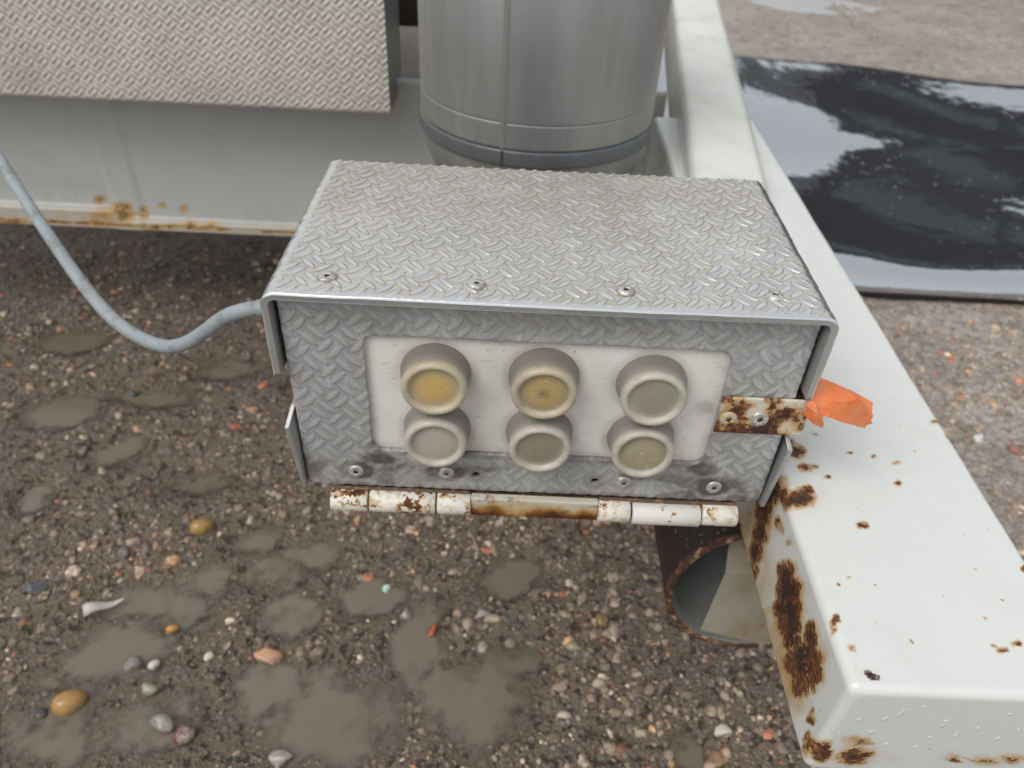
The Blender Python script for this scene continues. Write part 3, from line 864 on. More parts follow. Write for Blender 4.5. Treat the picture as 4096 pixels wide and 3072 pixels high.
# lower shell with side flanges, floor and back
def shell_side(sx):
    x0, x1 = sorted((sx * 0.1345, sx * 0.1372))
    return prism([(0.001, -0.088), (0.012, -0.080), (D - 0.004, -0.080), (D - 0.004, -0.1375), (0.004, -0.1375), (0.0015, -0.120)], 'x', x0, x1, 0.0006)
for sx in (-1, 1):
    me = shell_side(sx)
    co = np.array([v.co[:] for v in me.vertices])
    fl = np.clip((-0.087 - co[:, 2]) * -1, -0.01, 0.01)
    # front edge bows outwards a little around its upper third
    k_ = np.exp(-((co[:, 2] + 0.094) / 0.012) ** 2) * np.exp(-(co[:, 1] / 0.02) ** 2)
    co[:, 0] += sx * 0.0035 * k_
    me.vertices.foreach_set("co", co.astype(np.float32).ravel())
    link("side_flange", me, M_alu, BOX, smooth=False)
link("floor_plate", box_mesh(-0.1345, 0.1345, FY + 0.006, D - 0.004, -0.1400, -0.1372, 0.0005), M_alu, BOX, smooth=False)
link("back_plate", box_mesh(-0.1340, 0.1340, D - 0.0045, D - 0.0015, -0.1370, -0.0035, 0.0005), M_alu, BOX, smooth=False)
# dark inner case and rubber seal behind the plate
link("inner_case", box_mesh(-0.1325, 0.1325, 0.0135, D - 0.006, -0.1365, -0.0040, 0.001), M_rubber_shade, BOX, smooth=False)
for sx in (-1, 1):
    x0, x1 = sorted((sx * 0.1328, sx * 0.1342))
    link("seal", box_mesh(x0, x1, FY + 0.0022, 0.013, -0.136, -0.004, 0.0004), M_rubber_shade, BOX, smooth=False)

# hinges: bracket leaf, two sets of three knuckles
M_hinge = rusty_paint("rusty_white_hinge", (0.72, 0.70, 0.63), speck=1.0, use_attr=False, gloss=0.4)
M_hinge2 = rusty_paint("rusty_white_knuckle", (0.68, 0.67, 0.61), speck=0.35, use_attr=False, gloss=0.4)
N = NT("rust_stained_leaf")
oz = N.xyz()
g1 = N.math('ADD', N.math('MULTIPLY', N.noise(55, 4, 0.6), 0.024), oz[2])
col = N.ramp(N.ss(g1, -0.1405, -0.1235), [(0.0, (0.07, 0.02, 0.006)), (0.25, (0.30, 0.12, 0.02)), (0.55, (0.50, 0.36, 0.17)), (1.0, (0.55, 0.53, 0.44))])
col = N.mix(N.ss(N.noise(120, 5, 0.65), 0.52, 0.70, 0, 0.85), col, (0.17, 0.065, 0.025))
M_leaf = N.set(Base_Color=col, Roughness=0.55, Normal=N.bump(N.noise(350, 4), 0.3, 0.0006))
M_pinr = rusty_paint("rusty_dark_bracket", (0.12, 0.075, 0.05), speck=0.5, use_attr=False, gloss=0.6)
link("hinge_leaf", box_mesh(-0.0372, 0.0382, 0.0005, 0.0055, -0.1518, -0.1373, 0.0008), M_leaf, BOX, smooth=False)
for x0_, x1_ in ((-0.1185, -0.0376), (0.0386, 0.1205)):
    link("hinge_leaf", box_mesh(x0_, x1_, 0.0042, 0.0066, -0.1490, -0.1368, 0.0006), M_pinr, BOX, smooth=False)
link("mounting_bracket", box_mesh(-0.118, 0.1215, 0.0068, 0.110, -0.1500, -0.1405, 0.001), M_pinr, BOX, smooth=False)
link("mounting_tab", box_mesh(0.1217, 0.1453, 0.060, 0.108, -0.1495, -0.1410, 0.001), M_pinr, BOX, smooth=False)
def knuckle(x0, x1, mat, parent, seed):
    n = 28; r = 0.0070
    prof = [(0.0045, x0), (r - 0.0006, x0 + 0.0001), (r, x0 + 0.0007), (r, (x0 + x1) / 2), (r, x1 - 0.0007), (r - 0.0006, x1 - 0.0001), (0.0045, x1)]
    me = lathe([(0.0, x0)] + prof + [(0.0, x1)], n)
    co = np.array([v.co[:] for v in me.vertices])
    rr = np.random.default_rng(seed)
    co = np.stack([co[:, 2], 0.0030 + co[:, 1] + rr.normal() * 0.0002, -0.1447 + co[:, 0] + rr.normal() * 0.0002], 1)
    me.vertices.foreach_set("co", co.astype(np.float32).ravel())
    return link("knuckle", me, mat, parent)
for sx, cuts, lab in ((-1, [(-0.1200, -0.0982), (-0.0972, -0.0582), (-0.0572, -0.0374)], "hinge with heavily rust-speckled white knuckles"),
                 (1, [(0.0384, 0.0574), (0.0586, 0.0992), (0.1000, 0.1212)], "hinge with cleaner white knuckles")):
    pin = lathe([(0.0, cuts[0][0]), (0.0043, cuts[0][0] + 0.0005), (0.0043, cuts[-1][1] - 0.0005), (0.0, cuts[-1][1])], 14)
    co = np.array([v.co[:] for v in pin.vertices])
    pin.vertices.foreach_set("co", np.stack([co[:, 2], 0.0030 + co[:, 1], -0.1447 + co[:, 0]], 1).astype(np.float32).ravel())
    hg = link("hinge", pin, M_pinr, BOX)
    hg["label"] = lab
    for i, (a, b) in enumerate(cuts):
        knuckle(a, b, M_hinge if (sx < 0 or i != 1) else M_hinge2, hg, i + 5 * sx + 20)

# latch strap over the right edge
M_latch = rusty_paint("rusty_white_latch", (0.66, 0.64, 0.56), speck=0.0, gloss=0.4)
LU = np.concatenate([np.linspace(0, 0.0455, 60), 0.0455 + np.linspace(0.0005, 0.0060, 10), 0.0515 + np.linspace(0.002, 0.03, 12)])
LV = np.linspace(-0.0790, -0.0548, 30)
U, V_ = np.meshgrid(LU, LV, indexing='ij')
R_ = 0.0036
ang = np.clip((U - 0.0455) / R_, 0, 1.5708)
Xl = 0.0946 + np.minimum(U, 0.0455) + R_ * np.sin(ang)
Yl = 0.0036 + R_ * (1 - np.cos(ang)) + np.maximum(0, U - 0.0455 - R_ * 1.5708)
fxr = 0.0010 * (fbm(U * 60, V_ * 60, 3, 2) - 0.5)
Xl = np.where(U < 0.001, Xl + 0.0015 * (0.5 - np.abs((V_ + 0.067) / 0.024)), Xl)
Yl = Yl + 0.0004 * fxr
rl = np.clip(0.25 + 1.9 * (fbm(U * 110, V_ * 110, 44, 4) - 0.42), 0, 1.1) + 0.45 * sstep(V_, -0.070, -0.078) * (U < 0.03) - 0.3 * sstep(U, 0.018, 0.03) * sstep(V_, -0.063, -0.056)
me = mesh("latch", np.stack([Xl, Yl, V_], -1).reshape(-1, 3), gridfaces(*U.shape), {"rust": np.clip(rl, 0, 1.2).ravel(), "stain": np.full(U.size, 0.25)})
bm = bmesh.new(); bm.from_mesh(me)
bmesh.ops.recalc_face_normals(bm, faces=bm.faces)
be = [e for e in bm.edges if e.is_boundary]
ex = bmesh.ops.extrude_edge_only(bm, edges=be)
for v in [g_ for g_ in ex["geom"] if isinstance(g_, bmesh.types.BMVert)]:
    if v.co.x > 0.1415: v.co.x -= 0.0016
    else: v.co.y += 0.0016
bm.to_mesh(me); bm.free()
LATCH = link("latch_strap", me, M_latch, BOX)
LATCH["label"] = "rusty white strap latch with two rivets"
rivet((0.1003, 0.0034, -0.0688), (math.pi / 2, 0, 0), LATCH, 1.1, rivet_mesh(rusty_paint("rusty_rivet", (0.5, 0.42, 0.3), speck=0.9, use_attr=False, gloss=0.5)))
rivet((0.1170, 0.0034, -0.0680), (math.pi / 2, 0, 0), LATCH, 1.15)
# ---------------------------------------------------------------- trailer: drawbar, rear beam, cross member, locker, pipe
TOP5=[(0.153,0.0009,88,-24,6,-104,1.15),(0.144,0.0059,160,-40,7,-119,0.9),(0.1598,0.0068,213,-60,11,-178,0.95),(0.1497,-0.0815,333,-103,10,-198,1.1),(0.148,-0.0871,458,-142,22,-459,0.7),(0.1525,-0.0961,389,-126,18,-375,0.75),(0.1567,-0.0589,541,-167,33,-645,0.85),(0.1638,-0.0541,447,-143,33,-634,0.7),(0.1841,-0.0187,223,-75,16,-278,0.8),(0.2177,0.0168,294,-110,17,-288,0.7),(0.2273,-0.094,232,-111,16,-349,1.0),(0.2359,-0.0897,337,-166,19,-396,0.9),(0.2241,-0.0918,384,-181,33,-691,0.7),(0.1683,-0.0826,945,-329,54,-1104,0.6),(0.1844,-0.0912,824,-319,49,-1031,0.6),(0.1972,-0.0607,1355,-527,67,-1304,0.9),(0.2355,-0.0451,1313,-592,65,-1232,0.8),(0.2413,-0.0649,496,-238,39,-776,0.5),(0.2629,-0.0437,523,-262,18,-344,0.9),(0.1771,-0.0575,674,-234,47,-900,0.5),(0.227,-0.076,697,-322,30,-607,0.45),(0.1619,-0.1073,853,-300,31,-688,0.45),(0.1373,-0.0785,512,-144,24,-488,0.5)]
TOP4=[(0.1627,0.0399,145,-39,8,-118,0.95),(0.1538,0.0358,227,-58,7,-103,1.0),(0.161,0.0484,200,-52,11,-173,0.8),(0.1648,0.0262,148,-41,12,-186,0.8),(0.1707,0.0266,345,-99,23,-371,0.75),(0.1752,0.0189,350,-105,29,-476,0.7),(0.1785,0.0571,352,-101,32,-480,0.6),(0.1957,0.0413,337,-108,38,-590,0.55),(0.2099,0.038,507,-176,38,-598,0.6)]
TOP3=[(0.2634,0.0743,186,-76,23,-340,0.9),(0.2665,0.0627,379,-160,13,-194,0.7),(0.2227,0.0334,265,-98,20,-327,0.85),(0.2172,0.0165,245,-91,16,-257,0.65),(0.2102,0.0386,493,-171,33,-522,0.7),(0.1956,0.0416,346,-111,44,-688,0.55),(0.2382,0.0452,584,-227,44,-682,0.6),(0.1754,0.0184,437,-131,30,-494,0.7),(0.2374,0.0695,803,-300,51,-758,0.5),(0.2619,0.2291,300,-99,28,-325,0.5),(0.2672,0.0179,611,-279,45,-749,0.6)]
CHIP=[(0.1425,-0.1118,549,-172,32,-701,1),(0.1442,-0.1142,319,-102,25,-567,1)]
LEFT=[(0.0241,-0.1443,-37,38,-75,-70,1.3),(0.02,-0.1592,-43,45,-76,-67,1.2),(0.0147,-0.1732,-46,49,-77,-65,1.1),(0.0112,-0.1881,-45,47,-88,-70,1.05),(0.0073,-0.2012,-49,52,-129,-99,0.85),(-0.0309,-0.1545,-47,48,-135,-102,1.2),(-0.0389,-0.1585,-35,36,-104,-76,1.3),(-0.0458,-0.1671,-35,36,-95,-66,1.35),(-0.0543,-0.1716,-38,39,-110,-73,1.3),(-0.0634,-0.1732,-45,46,-151,-96,1.2),(-0.0754,-0.1477,-77,78,-137,-89,1.1),(-0.0787,-0.1606,-33,34,-121,-74,1.2),(-0.0762,-0.1751,-30,30,-119,-71,1.05),(-0.0875,-0.1628,-44,44,-125,-73,1.1),(-0.086,-0.1778,-58,59,-164,-93,0.9),(-0.0042,-0.1443,-86,90,-185,-158,0.6),(0.0482,-0.2093,-42,46,-126,-107,0.85),(-0.0202,-0.1386,-104,107,-260,-215,0.4),(-0.1047,-0.1766,-120,122,-294,-154,0.8),(-0.1018,-0.1722,-225,227,-350,-188,0.5),(-0.1104,-0.1886,-153,156,-269,-132,0.6),(-0.1182,-0.1837,-54,54,-247,-118,0.9)]
STAIN=[(-0.0414,-0.1983,-39,40,-76,-49,0.8),(-0.0551,-0.1953,-41,42,-80,-49,0.9),(-0.0673,-0.1954,-36,38,-83,-49,0.8),(-0.042,-0.203,-46,48,-139,-89,0.9),(-0.0037,-0.1975,-34,36,-61,-46,0.5),(0.0316,-0.1933,-31,33,-66,-56,0.6),(-0.0823,-0.1916,-45,47,-121,-67,0.6)]
FRONT=[(0.1679,-0.188,116,37,10,-116,1.1),(0.1623,-0.1735,161,52,13,-157,0.55),(0.15,-0.1876,184,54,11,-131,1.0),(0.2149,-0.1839,276,111,21,-239,0.8),(0.1875,-0.1882,366,130,28,-325,0.5),(0.2344,-0.187,122,53,20,-236,0.6),(0.2471,-0.1831,138,63,17,-202,0.55)]
CROSS=[(-0.605,-0.3048,99,-29,7,-129,0.75),(-0.5768,-0.3143,63,-17,5,-106,0.8),(-0.6011,-0.3235,49,-14,5,-105,0.55),(-0.5468,-0.3159,154,-40,7,-127,0.65),(-0.5479,-0.3255,115,-30,9,-179,0.65),(-0.5184,-0.3089,139,-34,9,-182,0.6),(-0.4875,-0.3129,138,-31,7,-127,0.6),(-0.7101,-0.2417,259,-95,22,-435,0.35),(-0.6789,-0.3047,174,-59,18,-358,0.35),(-0.6551,-0.3043,199,-64,18,-358,0.35),(-0.641,-0.3028,233,-73,18,-359,0.35),(-0.7382,-0.3418,34,-12,13,-258,0.75),(-0.6858,-0.3382,49,-16,12,-239,0.8),(-0.6123,-0.3368,34,-10,8,-155,0.6),(-0.5338,-0.3392,62,-15,11,-206,0.8),(-0.5036,-0.3352,62,-14,13,-248,0.6),(-0.4799,-0.334,76,-17,11,-206,0.8),(-0.4506,-0.3341,53,-11,11,-206,0.75),(-0.5725,-0.3252,57,-16,5,-105,0.6)]

TR = thing("trailer", (0.2, 0.3, GZ), "white painted trailer frame with rusty drawbar, cross member and tread-plate locker", "trailer")
PAINT = (0.685, 0.70, 0.672)
M_bar = rusty_paint("drawbar_white_paint", PAINT, gloss=0.22)
XL, XR, ZT, ZB, YF, RC = 0.1455, 0.268, -0.125, -0.205, -0.1185, 0.0050

def rounded_profile(x0, x1, z0, z1, r, step):
    pts = []
    def line(a, b, n):
        for k in range(n):
            pts.append((a[0] + (b[0] - a[0]) * k / n, a[1] + (b[1] - a[1]) * k / n))
    def arc(cx, cz, a0, a1, n):
        for k in range(n):
            a = a0 + (a1 - a0) * k / n
            pts.append((cx + r * math.cos(a), cz + r * math.sin(a)))
    hp = math.pi / 2
    n = lambda l: max(2, int(l / step))
    line((x0, z0 + r), (x0, z1 - r), n(z1 - z0)); arc(x0 + r, z1 - r, 2 * hp, hp, 9)
    line((x0 + r, z1), (x1 - r, z1), n(x1 - x0)); arc(x1 - r, z1 - r, hp, 0, 9)
    line((x1, z1 - r), (x1, z0 + r), 12); arc(x1 - r, z0 + r, 0, -hp, 9)
    line((x1 - r, z0), (x0 + r, z0), 12); arc(x0 + r, z0 + r, -hp, -2 * hp, 9)
    return np.array(pts)
prof = rounded_profile(XL, XR, ZB, ZT, RC, 0.0011)
cxm, czm = (XL + XR) / 2, (ZB + ZT) / 2
# rings: front cap shrinks to the middle, with a rounded edge, then the length
rings = []
for sc in (0.0, 0.12, 0.24, 0.36, 0.48, 0.58, 0.68, 0.76, 0.83, 0.885):
    rings.append((sc, YF))
rf_ = 0.0046
for k in range(0, 7):
    a = k / 6 * math.pi / 2
    inset = rf_ * (1 - math.sin(a))
    rings.append((("in", inset), YF + rf_ * (1 - math.cos(a))))
ys = np.concatenate([np.arange(YF + rf_ + 0.0012, 0.13, 0.0012), np.linspace(0.134, 0.62, 70)])
for y in ys:
    rings.append((1.0, y))
V, m = [], len(prof)
half = np.array([(XR - XL) / 2, (ZT - ZB) / 2])
rel = prof - (cxm, czm)
for sc, y in rings:
    if isinstance(sc, tuple):
        q = rel * (1 - sc[1] / half)
    elif sc < 1:
        q = rel * (1 - rf_ / half) * sc / 0.93 if sc < 0.9 else rel * (1 - rf_ / half)
    else:
        q = rel
    V.append(np.stack([cxm + q[:, 0], np.full(m, y), czm + q[:, 1]], 1))
V = np.array(V)
nr = len(rings)
# hand-welded unevenness on the skin
nzv = 0.0010 * (fbm(V[..., 0] * 28 + V[..., 2] * 31, V[..., 1] * 22, 61, 3) - 0.5)
V[10:, :, 2] += nzv[10:]; V[10:, :, 0] += 0.5 * nzv[10:]
i = np.arange(nr - 1)[:, None] * m + np.arange(m)[None, :]
j = np.arange(nr - 1)[:, None] * m + (np.arange(m)[None, :] + 1) % m
F = np.stack([i, j, j + m, i + m], -1).reshape(-1, 4)
Vf = V.reshape(-1, 3)
x, y, z = Vf.T
wgt_top = sstep(z, ZT - 0.010, ZT - 0.004); wgt_left = sstep(x, XL + 0.008, XL + 0.004) ; wgt_front = sstep(y, YF + 0.008, YF + 0.004)
wq = lambda a, b, s: a + 0.0030 * (fbm(a * 300, b * 300, s, 3) - 0.5) + 0.011 * WQ * (fbm(a * 70, b * 70, s + 40, 3) - 0.5)
WQ = 0.25
rtop = wgt_top * field(wq(x, y, 1), wq(y, x, 2), TOP5 + TOP4 + [t[:6] + (t[6] * 0.8,) for t in TOP3], 1.08)
WQ = 1.0
rust = np.maximum.reduce([rtop,
                          wgt_left * field(wq(y, z, 3), wq(z, y, 4), LEFT), wgt_front * field(wq(x, z, 5), wq(z, x, 6), FRONT)])
stain = np.maximum.reduce([1.6 * wgt_left * field(y, z, STAIN, 2.1), wgt_left * 0.8 * field(y, z, LEFT, 1.7), wgt_front * 0.5 * field(x, z, FRONT, 1.8), wgt_top * 0.25 * field(x, y, TOP4 + TOP5[:3], 1.9)])
me = mesh("drawbar", Vf, F[:, ::-1].copy(), {"rust": rust, "stain": np.clip(stain, 0, 1)})
bm = bmesh.new(); bm.from_mesh(me)
bmesh.ops.remove_doubles(bm, verts=bm.verts[:m], dist=1e-5)
bm.verts.ensure_lookup_table()
bmesh.ops.recalc_face_normals(bm, faces=bm.faces)
bm.to_mesh(me); bm.free()
BAR = link("drawbar", me, M_bar, TR)
BAR["label"] = "white square-tube drawbar with dark rust patches"

# flaked paint chip and rain drops on the drawbar
N = NT("maroon_primer"); M_chip = N.set(Base_Color=N.mix(N.ss(N.noise(500), 0.45, 0.6), (0.055, 0.022, 0.024), (0.30, 0.22, 0.22)), Roughness=0.5)
for (cx_, cy_, a_, b_) in ((0.1560, -0.1095, 0.0021, 0.0017), (0.1582, -0.1115, 0.0033, 0.0019)):
    n = 14
    pv = [(cx_ + a_ * math.cos(t * 2 * math.pi / n) * random.uniform(0.7, 1.1), cy_ + b_ * math.sin(t * 2 * math.pi / n) * random.uniform(0.7, 1.1)) for t in range(n)]
    link("paint_chip", prism(pv, 'z', ZT - 0.002, ZT + 0.0005), M_chip, BAR, smooth=False)
N = NT("rain_water"); M_drop = N.set(Base_Color=(0.62, 0.635, 0.61), Roughness=0.3, IOR=1.33)
dr = [(0.1477,-0.1622),(0.1694,-0.1493),(0.1746,-0.1447),(0.1753,-0.1421),(0.1985,-0.1494),(0.199,-0.1528),(0.2085,-0.1625),(0.2253,-0.1406),(0.1833,-0.1365),(0.1937,-0.1755),(0.178,-0.174),(0.2162,-0.1548),(0.2298,-0.1642),(0.2361,-0.1549),(0.167,-0.1624),(0.1969,-0.1652),(0.1572,-0.1511)]
v0, f0 = ico(3)
V, F, base = [], [], 0
for (dx, dz) in dr:
    a_ = random.uniform(0.0006, 0.0014); l_ = random.uniform(1.2, 2.3); t_ = random.uniform(-0.5, -0.1)
    q = v0 * (a_, 0.00035, a_ * l_)
    q = np.stack([q[:, 0] * math.cos(t_) - q[:, 2] * math.sin(t_), q[:, 1], q[:, 0] * math.sin(t_) + q[:, 2] * math.cos(t_)], 1)
    V.append(q + (dx, YF - 0.0001, dz)); F.append(f0 + base); base += len(v0)
for _ in range(40):
    dx, dy = random.uniform(0.155, 0.262), random.uniform(-0.10, 0.10); a_ = random.uniform(0.0003, 0.0007)
    V.append(v0 * (a_, a_, a_ * 0.4) + (dx, dy, ZT + 0.0001)); F.append(f0 + base); base += len(v0)
d_ = link("rain_drops", mesh("drops", np.concatenate(V), np.concatenate(F)), M_drop, BAR)
d_["kind"] = "stuff"

# rear beam: tube that climbs away over the drawbar
N = NT("beam_white_paint")
col = N.mix(N.ss(N.noise(10, 5, 0.65), 0.4, 0.75), (0.70, 0.71, 0.66), (0.55, 0.55, 0.48))
col = N.mix(N.ss(N.noise(40, 5, 0.7), 0.60, 0.74, 0, 0.4), col, (0.40, 0.36, 0.24))
M_beam = N.set(Base_Color=col, Roughness=0.26, Normal=N.bump(N.math('ADD', N.noise(110, 4, 0.6), N.ss(N.voronoi(140), 0.1, 0.3, 0.7, 0)), 0.3, 0.0010))
me = box_mesh(-0.037, 0.037, -0.22, 0.90, -0.085, 0.0, 0.011, 4)
rb = link("rear_beam", me, M_beam, TR, (0.1875, 0.40, -0.0995), (math.radians(3.6), 0, math.radians(-5.6)))
# cross member with flange lip
M_cross = rusty_paint("cross_member_paint", (0.50, 0.51, 0.495), gloss=0.3, dirt=0.4)
YC = 0.69
cxs = np.linspace(-1.5, 0.17, 640); czs = np.concatenate([np.linspace(-0.344, -0.29, 40), np.linspace(-0.286, -0.118, 30)])
CX, CZ = np.meshgrid(cxs, czs, indexing='ij')
step_ = sstep(CX + 0.10 * (CZ + 0.30) * 0.2, -0.575, -0.590)
lipz = np.where(CX < -0.575, -0.316, -0.330)
lip = sstep(CZ, lipz + 0.003, lipz - 0.002)
band = sstep(np.abs(CX + 0.567), 0.024, 0.014) * 0.0022
CYv = YC - 0.0035 * step_ * sstep(CZ, -0.30, -0.26) * 0.6 - 0.010 * lip - band + 0.0006 * (fbm(CX * 20, CZ * 20, 8, 3) - 0.5)
crust = field(CX + 0.004 * (fbm(CX * 120, CZ * 120, 7, 3) - 0.5), CZ + 0.004 * (fbm(CX * 120, CZ * 120, 17, 3) - 0.5), CROSS)
line = 0.75 * sstep(np.abs(CZ + 0.3375 + 0.0015 * (fbm(CX * 40, CX * 0, 3, 2) - 0.5)), 0.0035, 0.0015) * sstep(fbm(CX * 30, CX * 0 + 2, 9, 3), 0.42, 0.55)
me = mesh("cross_member", np.stack([CX, CYv, CZ], -1).reshape(-1, 3), gridfaces(*CX.shape), {"rust": (0.62 * np.maximum(crust, line)).ravel(), "stain": np.clip(0.9 * crust + 0.5 * lip, 0, 1).ravel()})
bm = bmesh.new(); bm.from_mesh(me)
bmesh.ops.recalc_face_normals(bm, faces=bm.faces)
be = [e for e in bm.edges if e.is_boundary]
ex = bmesh.ops.extrude_edge_only(bm, edges=be)
for v in [g_ for g_ in ex["geom"] if isinstance(g_, bmesh.types.BMVert)]:
    v.co.y = YC + 0.006
bm.to_mesh(me); bm.free()
CM = link("cross_member", me, M_cross, TR)
CM["label"] = "pale cross member with a rusty bottom flange"

# tread-plate locker in front of the cross member
LYF, LX1, LX0, LZ0, LZ1 = 0.62, -0.1740, -1.10, -0.1375, 0.30
gs = 0.00125
lx = np.linspace(-0.86, LX1, int((LX1 + 0.86) / gs)); lz = np.linspace(LZ0, 0.055, int((0.055 - LZ0) / gs))
LX, LZ = np.meshgrid(lx, lz, indexing='ij')
ql = tread(LX, LZ, -0.4427, -0.0225, 0.0162, 0.0060, 0.0021)
ll = sstep(ql, 0.0, 0.6)
fadez = sstep(LZ, LZ0 + 0.0, LZ0 + 0.003)
LYv = LYF - 0.0010 * ll * fadez + 0.0016 * (fbm(LX * 9, LZ * 9, 8, 2) - 0.5) + 0.0012 * (1 - fadez)
lr = sstep(tread(LX, LZ, -0.4427, -0.0225, 0.0162, 0.0060, 0.0021, grow=0.0010), 0.02, 0.4) * (1 - sstep(ql, 0, 0.2))
lgr = 0.35 * sstep(LZ, -0.10, -0.137) + 0.15
lgr = np.maximum(lgr, 1.4 * sstep(np.hypot((LX + 0.615) / 1.4, LZ + 0.118), 0.030, 0.006))
lgr = np.maximum(lgr, 1.6 * sstep(np.hypot((LX + 0.428) / 1.6, LZ + 0.062), 0.0055, 0.003))
me = mesh("locker_face", np.stack([LX, LYv, LZ], -1).reshape(-1, 3), gridfaces(*LX.shape), {"lens": ll.ravel(), "dirt": lr.ravel() * 0.5, "polish": np.zeros(LX.size), "grime": np.clip(lgr, 0, 1).ravel()})
N = NT("locker_side_metal"); M_lside = N.set(Base_Color=N.mix(N.noise(20), (0.16, 0.16, 0.16), (0.24, 0.24, 0.235)), Metallic=0.4, Roughness=0.5)
LOCK = link("locker", box_mesh(-0.86, LX1 - 0.0006, LYF + 0.0030, 0.735, LZ0 + 0.0006, 0.055, 0.0008), M_lside, TR, smooth=False)
LOCK["label"] = "cream tread-plate locker"
link("tread_plate", me, M_locker, LOCK)
# shelf that carries the canister, hidden behind the control box
link("shelf", box_mesh(-0.085, 0.085, 0.42, 0.6850, -0.150, -0.1426, 0.002), M_beam, TR, smooth=False)

N = NT("dark_chassis"); M_dark = N.set(Base_Color=N.mix(N.noise(12, 5), (0.02, 0.014, 0.012), (0.05, 0.03, 0.022)), Roughness=0.6)
link("deck", box_mesh(-1.5, 0.10, 0.78, 2.12, -0.078, 0.000, 0.004), M_dark, TR, smooth=False)

# cut pipe end under the drawbar
M_pipe = rusty_paint("pipe_rust", (0.030, 0.018, 0.015), speck=0.15, use_attr=False, gloss=0.5)
N = NT("pipe_inside_paint")
col = N.mix(N.noise(18, 5), (0.25, 0.255, 0.255), (0.38, 0.38, 0.365))
col = N.mix(N.ss(N.noise(45, 5, 0.65), 0.60, 0.70), col, (0.24, 0.12, 0.06))
M_pin = N.set(Base_Color=col, Roughness=0.4)
N = NT("pipe_rim_flaking")
col = N.ramp(N.noise(130, 4, 0.7), [(0.42, (0.05, 0.020, 0.013)), (0.55, (0.13, 0.055, 0.03)), (0.64, (0.42, 0.30, 0.17)), (0.74, (0.55, 0.45, 0.32))])
M_rim = N.set(Base_Color=col, Roughness=0.7, Normal=N.bump(N.noise(300, 4), 0.6, 0.001))
PCX, PCZ, PR, PY0, PY1 = 0.183, -0.2835, 0.0730, 0.050, 0.26
def pipe_part(name, prof, mat, parent, jitter=0.0):
    me = lathe(prof, 72)
    co = np.array([v.co[:] for v in me.vertices])
    if jitter:
        co[:, 2] += jitter * (fbm(np.arctan2(co[:, 1], co[:, 0]) * 9, co[:, 0] * 0, 3, 3) - 0.5) * (co[:, 2] < PY0 + 0.01)
    me.vertices.foreach_set("co", np.stack([PCX + co[:, 0], co[:, 2], PCZ + co[:, 1]], 1).astype(np.float32).ravel())
    bm = bmesh.new(); bm.from_mesh(me); bmesh.ops.recalc_face_normals(bm, faces=bm.faces); bm.to_mesh(me); bm.free()
    return link(name, me, mat, parent)
PIPE = pipe_part("pipe_end", [(PR, PY0 + 0.001), (PR, 0.12), (PR, PY1), (0.0, PY1)], M_pipe, TR)
PIPE["label"] = "cut pipe end with a rusty rim under the drawbar"
pipe_part("rim", [(PR - 0.0052, PY0 + 0.0012), (PR - 0.004, PY0), (PR - 0.0012, PY0 - 0.0002), (PR + 0.0006, PY0 + 0.0012), (PR + 0.0007, PY0 + 0.003)], M_rim, PIPE, 0.003)
pipe_part("lining", [(PR - 0.005, PY0 + 0.001), (PR - 0.005, 0.12), (PR - 0.005, PY1 - 0.004), (0.0, PY1 - 0.004)], M_pin, PIPE)
# bent plate inside the pipe
N = NT("stained_cream_plate")
col = N.mix(N.ss(N.noise(14, 5, 0.6), 0.35, 0.7), (0.35, 0.33, 0.275), (0.24, 0.18, 0.095))
col = N.mix(N.ss(N.noise(38, 5, 0.65), 0.59, 0.68), col, (0.25, 0.12, 0.05))
M_cream = N.set(Base_Color=col, Roughness=0.35, Normal=N.bump(N.noise(60, 4), 0.2, 0.001))
pl = [(0.158, 0.10, -0.214), (0.150, 0.052, -0.262), (0.145, 0.050, -0.334), (0.205, 0.050, -0.352), (0.215, 0.052, -0.262), (0.205, 0.10, -0.214)]
pl2 = [(a + 0.004, b + 0.006, c + 0.001) for a, b, c in pl]
link("inner_plate", mesh("plate", pl + pl2, [(0, 1, 4, 5), (1, 2, 3, 4), (11, 10, 7, 6), (10, 9, 8, 7), (0, 6, 7, 1), (1, 7, 8, 2), (2, 8, 9, 3), (3, 9, 10, 4), (4, 10, 11, 5), (5, 11, 6, 0)]), M_cream, PIPE, smooth=False)

# ---------------------------------------------------------------- aluminium canister
CAN = thing("metal_canister", (0.0, 0.5, -0.1425), "dull aluminium cylinder canister with a grey band, behind the control box", "canister")
N = NT("weathered_aluminium_cylinder")
sv = N.noise(22, 6, 0.7, stretch=(1, 1, 0.12))
col = N.mix(N.ss(sv, 0.3, 0.72), (0.27, 0.27, 0.266), (0.37, 0.366, 0.357))
col = N.mix(N.ss(N.noise(7, 5, 0.6), 0.45, 0.7, 0, 0.35), col, (0.30, 0.29, 0.26))
M_can = N.set(Base_Color=col, Metallic=0.6, Roughness=N.math('ADD', 0.42, N.math('MULTIPLY', sv, 0.2)), Normal=N.bump(N.noise(30, 4), 0.08, 0.002))
N = NT("grey_rubber_band"); M_band = N.set(Base_Color=N.mix(N.noise(40, 5), (0.09, 0.098, 0.105), (0.16, 0.17, 0.182)), Metallic=0.2, Roughness=0.38)
CR = 0.1205
def at_can(me):
    co = np.array([v.co[:] for v in me.vertices])
    me.vertices.foreach_set("co", (co + (0.0, 0.5, 0.0)).astype(np.float32).ravel())
    return me
